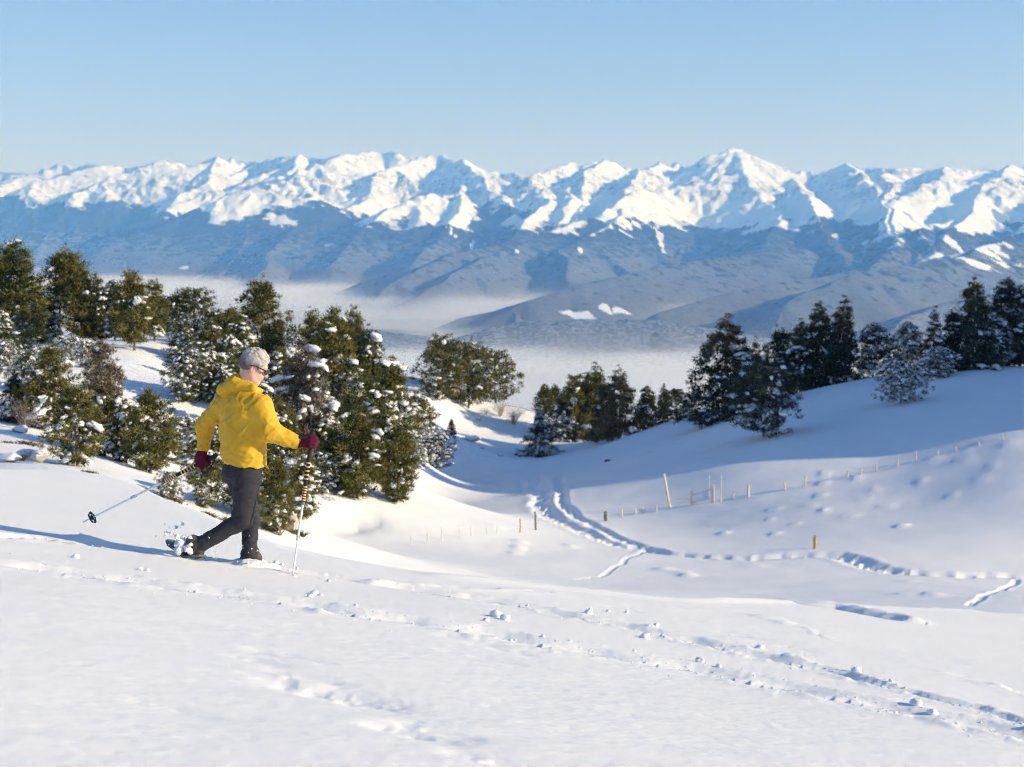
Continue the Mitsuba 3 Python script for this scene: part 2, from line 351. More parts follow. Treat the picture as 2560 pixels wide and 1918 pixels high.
CREST = np.array([(-600, 108), (0, 106), (300, 108), (600, 114), (800, 122), (900, 142), (980, 160), (1060, 172), (1180, 176), (1300, 180), (1400, 172), (1500, 160), (1700, 150), (2000, 138), (2560, 136), (3000, 150)], float)


def knob(x, y):
    """The knoll to the right of the picture that shades the slope behind the fence."""
    q, p = 0.174 * x + 0.985 * y, 0.985 * x - 0.174 * y
    q = q + 2.0 * np.sin(p * 0.11) + 1.2 * np.sin(p * 0.31 + 1)
    top = np.interp(q, [82, 88.5, 91.5, 95, 112, 132, 150, 172, 190], [0, 2, 13.5, 17, 18.5, 19, 15, 6, 0])
    top = top + np.where(top > 12, 3.0 * np.sin(q * 0.55 + 0.6) + 1.8 * np.sin(q * 1.27), 0) * sstep(97, 104, q)
    return top * sstep(31, 60, p) * sstep(150, 90, p)


def base_height(x, y):
    zm = mid_spline.ev(np.clip(x, -155, 215), np.clip(y, -55, 295))
    yc = np.interp(x / np.maximum(y, 5.0), (CREST[:, 0] - CX) / FPX, CREST[:, 1])
    far = 0.42 * softplus(np.maximum(y, np.hypot(x, y) - 60) - yc - 10, 9)
    zm = np.maximum(zm + knob(x, y), -60) - far
    zm = zm + (0.30 * n2(x / 14, y / 14, 21, 3) + 0.07 * n2(x / 3.2, y / 3.2, 22, 3) + 0.22 * n2(x / 5, y / 5, 23, 3) * sstep(-2, -8, x)) * sstep(24, 40, y)
    zf = fore_height(x, y)
    k = 0.12
    return k * np.logaddexp(np.clip(zf, -2000, 50) / k, np.clip(zm, -2000, 50) / k)


def hit(px, py, lo=20.0, hi=230.0):
    """Distance at which the line of sight through a pixel meets the ground."""
    d = ray(px, py)[0]
    ys = np.linspace(lo, hi, 2200)
    over = ys * d[2] / d[1] - base_height(ys * d[0] / d[1], ys)
    k = np.nonzero(over < 0)[0]
    return float(ys[k[0]]) if len(k) else float(ys[400:][np.argmin((over / ys)[400:])])


def ground(px, py, lo=20.0):
    y = hit(px, py, lo)
    p = at(px, py, y if y else 150.0)
    return np.array([p[0], p[1], float(base_height(p[0], p[1]))])


def dist_polyline(x, y, pts):
    """Signed distance to a polyline (left positive) and the length along it."""
    best, sign, along = np.full(x.shape, 1e9), np.zeros(x.shape), np.zeros(x.shape)
    s0 = 0.0
    for a, b in zip(pts[:-1], pts[1:]):
        dx, dy = b[0] - a[0], b[1] - a[1]
        L = math.hypot(dx, dy)
        t = np.clip(((x - a[0]) * dx + (y - a[1]) * dy) / (L * L), 0, 1)
        ex, ey = x - a[0] - t * dx, y - a[1] - t * dy
        d = np.hypot(ex, ey)
        w = d < best
        best = np.where(w, d, best)
        sign = np.where(w, np.sign(dx * ey - dy * ex), sign)
        along = np.where(w, s0 + t * L, along)
        s0 += L
    return best * sign, along


def fore_line(pts):
    pts = np.array(pts, float)
    y = plane_y(pts[:, 0], pts[:, 1])
    d = ray(pts[:, 0], pts[:, 1])
    return np.stack([d[:, 0] / d[:, 1] * y, y], 1)


LOWER = fore_line([(-300, 1368), (0, 1404), (200, 1430), (400, 1462), (640, 1495), (850, 1528), (1150, 1574), (1400, 1615), (1700, 1664), (2000, 1722), (2250, 1778), (2560, 1845), (2900, 1925)])
UPPER = fore_line([(-300, 1318), (0, 1338), (150, 1350), (300, 1370), (440, 1388), (640, 1418), (850, 1447), (1100, 1484), (1280, 1512), (1500, 1556), (1700, 1596), (1950, 1650), (2200, 1712), (2560, 1806), (2900, 1900)])
FAINT = fore_line([(640, 1418), (900, 1455), (1150, 1470), (1500, 1490), (1760, 1530), (1920, 1545), (2200, 1640), (2500, 1720)])
RUT = fore_line([(2015, 1507), (2080, 1516), (2150, 1530), (2215, 1542)])
RIM = fore_line([(1100, 1440), (1400, 1470), (1700, 1499), (1970, 1503), (2150, 1512), (2420, 1524)])


def tracks(x, y):
    h = np.zeros(x.shape)
    near = (y > 3.2) & (y < 25)
    if not near.any():
        return h
    X, Y = x[near], y[near]
    out = np.zeros(X.shape)
    for pts, wide, deep, seed in ((LOWER, 0.20, 0.038, 51), (UPPER, 0.15, 0.042, 61)):
        d, s = dist_polyline(X, Y, pts)
        w = wide * (1 + 0.35 * n2(s / 0.9, s * 0, seed, 2))
        d = d + 0.10 * n2(s / 0.8, s * 0 + 3, seed + 1, 3)
        step = 0.5 + 0.5 * np.sin(s * 2 * math.pi / 0.62 + 2.2 * n2(s / 2.1, s * 0, seed + 2, 2) + np.where(d > 0, math.pi, 0))
        inside = np.exp(-(d / w) ** 4)
        out -= deep * inside * (0.40 + 0.6 * step)
        chop = n2(s / 0.11, d / 0.09, seed + 3, 3)
        rim = np.exp(-((np.abs(d) - w * 1.3) / (0.40 * w)) ** 2)
        out += rim * (0.009 + 0.030 * np.maximum(n2(s / 0.20, d / 0.13, seed + 4, 3), 0) ** 1.2 * 1.9)
        out += np.exp(-(d / (2.0 * w)) ** 4) * 0.010 * chop
    d, s = dist_polyline(X, Y, FAINT)
    out += np.exp(-(d / 0.14) ** 2) * np.maximum(n2(s / 0.5, d / 0.2, 71, 3) - 0.05, 0) * 0.09
    d, s = dist_polyline(X, Y, RUT)
    out += -0.16 * np.exp(-(d / 0.16) ** 2) + 0.05 * np.exp(-((d - 0.3) / 0.14) ** 2)
    d, s = dist_polyline(X, Y, RIM)
    out += 0.06 * np.exp(-(d / 0.16) ** 2) * (0.6 + 0.5 * n2(s / 0.7, s * 0, 73, 3))
    # prints and small hollows in the open snow: (column, row, length, depth)
    for px, py, L, dp in ((640, 1648, 0.16, 0.05), (715, 1636, 0.20, 0.06), (735, 1645, 0.14, -0.05), (750, 1700, 0.16, -0.05), (770, 1690, 0.22, 0.05), (815, 1725, 0.34, 0.09), (850, 1743, 0.3, 0.07), (1000, 1826, 0.14, 0.05), (1035, 1836, 0.2, 0.06), (1085, 1826, 0.2, 0.06),
                          (1240, 1905, 0.2, 0.06), (1170, 1600, 0.2, 0.04), (1250, 1620, 0.22, 0.04), (1200, 1638, 0.25, 0.035), (420, 1770, 0.2, 0.03), (1560, 1522, 0.18, 0.05), (1700, 1545, 0.2, 0.04), (1845, 1590, 0.2, 0.05), (1960, 1620, 0.25, 0.05)):
        c = fore_line([(px, py)])[0]
        ex, ey = X - c[0], Y - c[1]
        a = ex * 0.93 - ey * 0.36
        b = ex * 0.36 + ey * 0.93
        g = np.exp(-(a / L) ** 4 - (b / (0.34 * L)) ** 2)
        dp = dp * 0.28
        L = L * 0.42
        out -= dp * g * (1 + 0.5 * n2(X / 0.06, Y / 0.06, 75, 2))
        out += 0.45 * dp * np.exp(-((a + 0.9 * L) / (0.4 * L)) ** 2 - (b / (0.45 * L)) ** 2)
    # wind texture of the open snow
    wind = n2((X * 0.9 + Y * 0.4) / 0.9, (Y * 0.9 - X * 0.4) / 0.28, 77, 4)
    out += 0.005 * wind * sstep(0.05, 0.5, 0.5 + 0.5 * n2(X / 3.1, Y / 3.1, 78, 2)) + 0.03 * n2(X / 2.6, Y / 2.6, 79, 3)
    # plough of snow in front of the walker's boots
    for px, py, r, hh in ((640, 1412, 0.13, 0.05), (612, 1410, 0.12, 0.05), (440, 1352, 0.0, 0.0), (225, 1352, 0.13, 0.035), (180, 1345, 0.2, 0.025)):
        if r:
            c = fore_line([(px, py)])[0]
            out += hh * np.exp(-((X - c[0]) ** 2 + (Y - c[1]) ** 2) / r ** 2) * (1 + 0.4 * n2(X / 0.08, Y / 0.08, 80, 2))
    h[near] = out
    return h


TRAIL_PX = [(1335, 1190), (1352, 1225), (1358, 1262), (1378, 1292), (1430, 1318), (1500, 1345), (1560, 1366), (1650, 1382), (1750, 1392), (1880, 1397), (2000, 1390), (2090, 1388), (2130, 1398), (2190, 1420), (2260, 1434), (2400, 1438), (2560, 1444), (2700, 1450)]
trail2_px = [(1400, 1195), (1402, 1240), (1412, 1268), (1440, 1294), (1500, 1322), (1560, 1352), (1650, 1378)]
TRAIL = np.array([ground(a, b, 26)[:2] for a, b in TRAIL_PX])
TRAIL2 = np.array([ground(a, b, 26)[:2] for a, b in trail2_px])
SIDE = np.array([ground(a, b, 26)[:2] for a, b in [(1606, 1384), (1560, 1405), (1540, 1425), (1500, 1442), (1440, 1449)]])
SIDE2 = np.array([ground(a, b, 26)[:2] for a, b in [(2545, 1452), (2500, 1478), (2430, 1512)]])
FENCE_DRIFT = np.array([ground(a, b, 26)[:2] for a, b in [(1490, 1304), (1560, 1292), (1640, 1280), (1700, 1268), (1800, 1262), (1870, 1248), (2000, 1222), (2140, 1192), (2270, 1162), (2400, 1128)]])
KNOLL_PATH = np.array([ground(a, b, 120)[:2] for a, b in [(1172, 1118), (1185, 1135), (1210, 1150), (1235, 1158)]])
lump_rng = np.random.default_rng(5)
LUMPS = []
for px, py, r, hh in [(2024, 1265, 1.0, .3), (2050, 1240, .8, .3), (2060, 1278, .7, .35), (2125, 1290, 1.1, .3), (2160, 1250, 1.0, .3), (2215, 1267, 1.0, .42), (1935, 1275, .8, .2), (1925, 1300, .6, .2), (1810, 1334, .7, .4), (1935, 1335, .6, .3), (2255, 1315, .6, .4), (2060, 1185, .9, .3), (2140, 1195, .8, .25),
                      (2330, 1150, 1.2, .35), (2410, 1150, 1.3, .4), (2525, 1112, 1.4, .45), (2480, 1165, 1.0, .3), (2380, 1240, .9, .2), (2450, 1200, 1.0, .25), (2300, 1205, .9, .25), (2180, 1225, .8, .2), (1990, 1310, .7, .2), (1700, 1432, 1.0, .45), (1660, 1425, 0.8, .35), (1720, 1440, .8, .4), (1880, 1416, 1.2, .3), (2330, 1488, .9, .3), (2260, 1487, .7, .2), (2270, 1455, .8, .15),
                      (1295, 1370, .7, .35), (1300, 1355, .8, .3), (1290, 1385, .6, .3), (1425, 1366, .7, .25), (1210, 1310, 1.0, .25), (1240, 1318, .8, .25), (1130, 1420, 1.2, .3), (1020, 1425, 1.0, .25), (850, 1300, 2.2, -.9), (905, 1290, 2.0, -.7), (840, 1262, 2.6, .6), (920, 1262, 2.6, .5), (2520, 1490, 1.0, .25), (2060, 1210, .8, .3), (1780, 1240, .7, .2)]:
    LUMPS.append((*ground(px, py, 26)[:2], r, hh))


def bowl(x, y):
    h = np.zeros(x.shape)
    m = (y > 30) & (y < 190) & (np.abs(x / y) < 0.55)
    if not m.any():
        return h
    X, Y = x[m], y[m]
    out = np.zeros(X.shape)
    for pts, w, deep, seed in ((TRAIL, 0.62, 0.25, 91), (TRAIL2, 0.36, 0.20, 92), (SIDE, 0.12, 0.05, 93), (SIDE2, 0.14, 0.07, 94)):
        d, s = dist_polyline(X, Y, pts)
        d = d + 0.30 * n2(s / 2.2, s * 0, seed, 3)
        step = 0.5 + 0.5 * np.sin(s * 2 * math.pi / 0.95 + 2.5 * n2(s / 3.0, s * 0, seed + 20, 2) + np.where(d > 0, math.pi, 0))
        out -= deep * np.exp(-(d / w) ** 4) * (0.50 + 0.42 * step + 0.34 * n2(s / 0.4, d / 0.35, seed + 60, 2))
        out += 0.22 * deep * np.exp(-((np.abs(d) - 1.5 * w) / (0.5 * w)) ** 2) * (0.5 + np.maximum(n2(s / 0.5, d / 0.4, seed + 40, 2), 0) * 0.9)
    d, s = dist_polyline(X, Y, TRAIL)
    out -= 0.20 * np.exp(-((d + 1.15) / 0.26) ** 2) * np.maximum(np.sin(s * 2 * math.pi / 0.8), 0) * sstep(0, 2, s) * sstep(24, 16, s)
    d, s = dist_polyline(X, Y, FENCE_DRIFT)
    out += (0.16 * np.exp(-((d + 0.3) / 0.5) ** 2) - 0.12 * np.exp(-((d - 0.7) / 0.45) ** 2)) * (0.5 + 0.8 * n2(s / 3, s * 0, 97, 2)) * sstep(0, 6, s)
    if len(KNOLL_PATH) > 1:
        d, s = dist_polyline(X, Y, KNOLL_PATH)
        out -= 0.25 * np.exp(-(d / 0.45) ** 2)
    for cx, cy, r, hh in LUMPS:
        r = r * 0.45
        e = ((X - cx + 0.25 * n2(X / 0.8, Y / 0.8, 99, 2)) ** 2 + (Y - cy) ** 2) / r ** 2
        k = e < 8
        g = np.exp(-e[k])
        out[k] += hh * (0.25 if r > 0.42 and hh > 0 else 0.50) * np.where(g > 0.55, 0.55 + (g - 0.55) * 0.3, g)
    wavy = n2((X * 0.95 + Y * 0.3) / 5.5, (Y * 0.95 - X * 0.3) / 1.9, 98, 3)
    out += 0.09 * np.maximum(wavy, -0.2) * sstep(30, 45, Y) * sstep(0.1, 0.6, 0.5 + 0.6 * n2(X / 15, Y / 15, 96, 2))
    h[m] = out
    return h


def snow_height(x, y):
    return base_height(x, y) + tracks(x, y) + bowl(x, y)


nc_in, nc_out = 660, 36
uo = 0.385 + np.linspace(0, 1, nc_out + 1)[1:] ** 1.6 * 3.4
Un = np.r_[-uo[::-1], np.linspace(-0.385, 0.385, nc_in), uo]
yrows = np.r_[np.geomspace(2.6, 4.2, 8)[:-1], 1 / np.linspace(1 / 4.2, 1 / 16, 240)[:-1], np.linspace(16, 30, 44)[:-1], np.geomspace(30, 60, 90)[:-1], np.geomspace(60, 200, 160)[:-1], np.geomspace(200, 3400, 30)]
YN, UN = np.meshgrid(yrows, Un, indexing='ij')
XN = UN * YN
ZN = snow_height(XN, YN)
ZN = np.maximum(ZN, FLOOR - 40)
put('snow_ground', (np.stack([XN, YN, ZN], -1).reshape(-1, 3), grid_faces(*XN.shape)), 'snow', smooth=True)
tag('snow_ground', 'sunlit snow field with tracks, hollow and wooded slopes', 'snow', kind='structure')
# the same snow behind and beside the viewer
bx, by = np.meshgrid(np.linspace(-160, 160, 60), np.linspace(-90, 2.6, 30), indexing='ij')
bz = -PH + PA * bx + PB * by
put('snow_ground_001', (np.stack([bx, by, bz - 0.02], -1).reshape(-1, 3), grid_faces(60, 30)[:, ::-1]), 'snow', smooth=True)
tag('snow_ground_001', 'even snow slope behind the viewer', 'snow', kind='structure')


def snow_color(p, n, uv):
    a = mikit.fbm(p.x / 1.7, p.y / 1.7, p.z / 1.7, 3)
    return mikit.mix((0.84, 0.85, 0.87), (0.89, 0.895, 0.90), a)


def snow_bump(p, n, uv):
    return mikit.fbm(p.x / 0.05, p.y / 0.05, p.z / 0.05, 3) * 0.6 + mikit.fbm(p.x / 0.4, p.y / 0.14, p.z / 0.3, 2)


scene['snow'] = two({'type': 'bumpmap', 'arbitrary': {'type': 'proc', **{k: v for k, v in mikit.proc(snow_bump, 0.004).items() if k != 'type'}}, 'scale': 0.008,
                     'bsdf': {'type': 'diffuse', 'reflectance': mikit.proc(snow_color)}})

# ---------------------------------------------------------------- trees
ICO = trimesh.creation.icosphere(1)
ICO0 = trimesh.creation.icosahedron()
ICOV, ICOF = np.array(ICO.vertices), np.array(ICO.faces)
I0V, I0F = np.array(ICO0.vertices), np.array(ICO0.faces)
OCV = np.array([[1, 0, 0], [-1, 0, 0], [0, 1, 0], [0, -1, 0], [0, 0, 1], [0, 0, -1.0]])
OCF = np.array([[0, 2, 4], [2, 1, 4], [1, 3, 4], [3, 0, 4], [2, 0, 5], [1, 2, 5], [3, 1, 5], [0, 3, 5]])


def tube(points, radii, sides=6):
    p = np.asarray(points, float)
    t = np.gradient(p, axis=0)
    t /= np.linalg.norm(t, axis=1, keepdims=True) + 1e-12
    a = np.cross(t, np.where(np.abs(t[:, 2:]) < 0.9, [0, 0, 1.0], [1.0, 0, 0]))
    a /= np.linalg.norm(a, axis=1, keepdims=True) + 1e-12
    b, ang = np.cross(t, a), np.arange(sides) * 2 * np.pi / sides
    r = np.broadcast_to(np.asarray(radii, float), (len(p),))
    v = p[:, None] + r[:, None, None] * (np.cos(ang)[None, :, None] * a[:, None] + np.sin(ang)[None, :, None] * b[:, None])
    i, j = np.meshgrid(np.arange(len(p) - 1), np.arange(sides), indexing='ij')
    q = np.stack([i * sides + j, i * sides + (j + 1) % sides, (i + 1) * sides + (j + 1) % sides, (i + 1) * sides + j], -1).reshape(-1, 4)
    f = np.vstack([q[:, [0, 1, 2]], q[:, [0, 2, 3]]])
    n = len(p)
    k = np.arange(1, sides - 1)
    f = np.vstack([f, np.stack([0 * k, k + 1, k], 1), np.stack([0 * k, k, k + 1], 1) + (n - 1) * sides])
    return v.reshape(-1, 3), f


def join(parts):
    vs, fs, o = [], [], 0
    for v, f in parts:
        vs.append(v)
        fs.append(f + o)
        o += len(v)
    return np.vstack(vs), np.vstack(fs)


def blobs(centres, scales, rng, V=ICOV, F=ICOF, rough=0.25):
    """Many lumps as one mesh: unit spheres with every vertex pushed in or out a little."""
    n, m = len(centres), len(V)
    k = 1 + rough * rng.uniform(-1, 1, (n, m, 1))
    a = rng.uniform(0, 2 * np.pi, n)
    R = np.stack([np.stack([np.cos(a), -np.sin(a), 0 * a], -1), np.stack([np.sin(a), np.cos(a), 0 * a], -1), np.stack([0 * a, 0 * a, 1 + 0 * a], -1)], 1)
    v = np.einsum('nij,nmj->nmi', R, V[None] * k * scales[:, None, :]) + centres[:, None]
    return v.reshape(-1, 3), (F[None] + (np.arange(n) * m)[:, None, None]).reshape(-1, 3)


PROFILE = {
    'pine': ([0, .05, .16, .35, .6, .82, .95, 1], [.55, .88, 1.04, .94, .66, .38, .19, .04]),
    'round': ([0, .06, .2, .45, .7, .88, .97, 1], [.55, .85, 1.0, 1.0, .92, .66, .34, .08]),
    'spruce': ([0, .05, .2, .4, .6, .8, .93, 1], [.75, 1.0, .88, .68, .47, .27, .11, .02]),
    'column': ([0, .06, .2, .5, .75, .9, 1], [.5, .88, 1.0, .88, .60, .30, .04]),
    'bush': ([0, .1, .35, .65, .85, 1], [.8, 1.0, 1.0, .88, .6, .1]),
}
GREEN = {'olive': (0.140, 0.133, 0.042), 'green': (0.104, 0.113, 0.041), 'dark': (0.050, 0.064, 0.045), 'brown': (0.170, 0.122, 0.062), 'grey': (0.175, 0.150, 0.115)}


def conifer(key, base, H, W, kind, hue, snow, seed, bare=0.06, lean=0.0, tip=None):
    """trunk (with its limbs), crown of needle tufts, and the snow that lies on it. bare: the share of the height that is bare trunk."""
    rng = np.random.default_rng(seed)
    prof = PROFILE[kind]
    z0, span = H * bare, H * (1 - bare)
    # branches stand in uneven whorls; each carries a few clumps of needles, the largest near its end
    spruce = kind == 'spruce'
    W = W * (1.06 if spruce or kind == 'bush' else 1.0)
    gap = H * (0.050 if spruce else 0.064)
    C, R, out = [], [], []
    lob = rng.uniform(0, 2 * np.pi, 3)
    t = 0.015
    while t < 0.99:
        r = W * np.interp(t, *prof)
        n = int(np.clip(round(2 * np.pi * r / (0.115 * H) + 2.4), 2, 11))
        a = rng.uniform(0, 2 * np.pi) + np.arange(n) * 2 * np.pi / n + rng.normal(0, 0.30, n)
        ln = r * np.clip(0.90 + 0.22 * np.sin(2 * a + lob[0] + 4 * t) + 0.20 * np.sin(3 * a + lob[1] - 9 * t) + rng.normal(0, 0.17, n), 0.35, 1.28)
        zl = z0 + span * t + rng.normal(0, 0.45 * gap, n)
        for share, size in ((1.0, 1.0), (0.70, 0.95), (0.40, 0.85)):
            if share < 1 and r * share < 0.05 * H:
                continue
            use = rng.random(n) > (0.06 if share > 0.8 else 0.25)
            rise = (-0.30 * share if spruce else 0.22 * share ** 2) * ln
            C.append(np.stack([ln * share * np.cos(a), ln * share * np.sin(a), zl + rise], -1)[use])
            R.append((H * (0.044 if spruce else 0.050) * size * rng.uniform(0.70, 1.25, n) * np.clip((1 - t) * 6 + 0.25, 0.2, 1))[use])
            out.append(np.stack([np.cos(a), np.sin(a), 0 * a], -1)[use])
        t += gap / span * rng.uniform(0.75, 1.25)
    C, R, out = np.vstack(C), np.concatenate(R), np.vstack(out)
    C[:, 2] = np.maximum(C[:, 2], 0.10)
    bend = lambda z: lean * H * (z / H) ** 1.6
    C[:, 0] += bend(C[:, 2])
    # needles: thin blades that stand out of each clump, most of them upwards and outwards
    density = 35 if kind != 'spruce' else 35
    n_cl = len(C)
    per = np.maximum((density * np.where(np.hypot(C[:, 0], C[:, 1]) < 0.5 * W * np.interp((C[:, 2] - z0) / span, *prof), 0.6, 1.05)).astype(int), 8)
    idx = np.repeat(np.arange(n_cl), per)
    N = len(idx)
    d = rng.normal(size=(N, 3))
    d /= np.linalg.norm(d, axis=1, keepdims=True)
    flat = np.array([1.0, 1.0, 0.72 if kind != 'spruce' else 0.55])
    p = C[idx] + d * flat * (R[idx] * rng.uniform(0.45, 1.02, N) ** 0.6)[:, None]
    grow = d + 0.55 * out[idx] + np.array([0, 0, 0.55 if kind != 'spruce' else -0.05]) + 0.45 * rng.normal(size=(N, 3))
    grow /= np.linalg.norm(grow, axis=1, keepdims=True)
    side = np.cross(grow, rng.normal(size=(N, 3)))
    side /= np.linalg.norm(side, axis=1, keepdims=True)
    L = R[idx] * rng.uniform(0.55, 1.05, N)
    w = L * rng.uniform(0.09, 0.17, N)
    tri = np.stack([p - side * w[:, None], p + side * w[:, None], p + grow * L[:, None]], 1)
    base_c = np.array(GREEN[hue])
    tone = rng.uniform(0.50, 1.55, n_cl)
    warm = rng.normal(0, 0.10, n_cl)
    col = base_c[None] * (tone[idx] * rng.uniform(0.8, 1.2, N))[:, None] * np.stack([1 + warm[idx], 1 + 0 * warm[idx], 1 - warm[idx]], -1)
    if tip is not None:
        wt = sstep(0.55, 0.85, C[idx][:, 2] / H)[:, None]
        col = col * (1 - wt) + np.array(GREEN[tip]) * (tone[idx])[:, None] * wt
    col = np.clip(col, 0.01, 1)
    V = tri.reshape(-1, 3)
    F = np.arange(3 * N).reshape(-1, 3)
    cv, cf = blobs(C, np.stack([R * 0.52, R * 0.52, R * 0.42], -1), rng, OCV, OCF, 0.3)
    ccol = np.repeat(np.clip(base_c[None] * 0.6 * tone[:, None], 0, 1), len(OCV), 0)
    V, F, col = np.vstack([V, cv]), np.vstack([F, cf + len(V)]), np.vstack([np.repeat(col, 3, 0), ccol])
    put(key + '__crown', (V + base, F), 'needles', color=col)
    # trunk and limbs
    hs = np.linspace(-0.4, 0.93 * H, 9)
    tr = max(0.018 * H, 0.05)
    trunk = [tube(np.stack([bend(np.maximum(hs, 0)) + 0.012 * H * np.sin(hs * 1.3 + seed), 0.012 * H * np.cos(hs * 1.1 + seed), hs], -1), tr * (1.05 - 0.92 * np.linspace(0, 1, 9)), 7)]
    for i in rng.permutation(n_cl)[:min(26, n_cl)]:
        zc = max(C[i, 2] - 0.25 * np.hypot(C[i, 0], C[i, 1]), 0.15)
        s0 = np.array([bend(zc), 0, zc])
        mid = 0.5 * (s0 + C[i]) + [0, 0, 0.05 * H * rng.uniform(-0.5, 1)]
        trunk.append(tube([s0, mid, C[i]], [tr * 0.38, tr * 0.25, tr * 0.10], 4))
    put(key + '__trunk', (join(trunk)[0] + base, join(trunk)[1]), 'bark', smooth=30)
    # snow lodged on the clumps that face up or stand outside
    if snow > 0:
        patch = 0.5 + 0.5 * n2(C[:, 0] / (0.16 * H) + seed, C[:, 1] / (0.16 * H) + C[:, 2] / (0.11 * H), seed, 2)
        snow = min(1, snow * (0.9 if spruce and hue == 'dark' else 1.3))
        want = snow * np.clip(1.45 - 1.0 * C[:, 2] / H, 0.3, 1.4)
        k = np.nonzero((patch > np.quantile(patch, max(1 - 1.15 * snow, 0.02))) & (rng.random(n_cl) < np.clip(want * 2.2, 0, 0.95)))[0]
        if len(k):
            k = np.repeat(k, rng.integers(1, 4, len(k)))
            n = len(k)
            sc = C[k] + np.array([0, 0, 1.0]) * (R[k] * rng.uniform(0.25, 0.75, n))[:, None] + out[k] * (R[k] * rng.uniform(-0.3, 0.7, n))[:, None] + rng.normal(0, 0.40, (n, 3)) * R[k][:, None] * [1, 1, 0.25]
            s = R[k] * np.clip(rng.lognormal(-0.25, 0.40, n), 0.3, 1.7) * 0.74
            I1V, I1F = (ICOV, ICOF) if base[1] < 48 else (I0V, I0F)
            ev, ef = blobs(np.zeros((n, 3)), np.ones((n, 3)), rng, I1V, I1F, 0.34)
            ev = ev.reshape(n, -1, 3) * np.stack([s * rng.uniform(1.0, 1.7, n), s * rng.uniform(0.6, 1.0, n), s * rng.uniform(0.35, 0.62, n)], -1)[:, None]
            az, tl = np.arctan2(out[k][:, 1], out[k][:, 0]) + rng.normal(0, 0.5, n), rng.normal(-0.25, 0.30, n)
            e1 = np.stack([np.cos(az) * np.cos(tl), np.sin(az) * np.cos(tl), np.sin(tl)], -1)
            e2 = np.stack([-np.sin(az), np.cos(az), 0 * az], -1)
            e3 = np.cross(e1, e2)
            sv = (ev[..., :1] * e1[:, None] + ev[..., 1:2] * e2[:, None] + ev[..., 2:] * e3[:, None] + sc[:, None]).reshape(-1, 3)
            sf = ef
            put(key + '__snow_load', (sv + base, sf), 'clump_snow', smooth=True)
            labels[key + '__snow_load'] = {'kind': 'stuff'}


scene['needles'] = two({'type': 'diffuse', 'reflectance': {'type': 'mesh_attribute', 'name': 'vertex_color'}})
scene['bark'] = two({'type': 'diffuse', 'reflectance': mikit.proc(lambda p, n, uv: mikit.mix((0.10, 0.075, 0.055), (0.26, 0.22, 0.19), mikit.fbm(p.x * 9, p.y * 9, p.z * 2.5, 3)))})
scene['clump_snow'] = two(diff((0.85, 0.86, 0.88)))

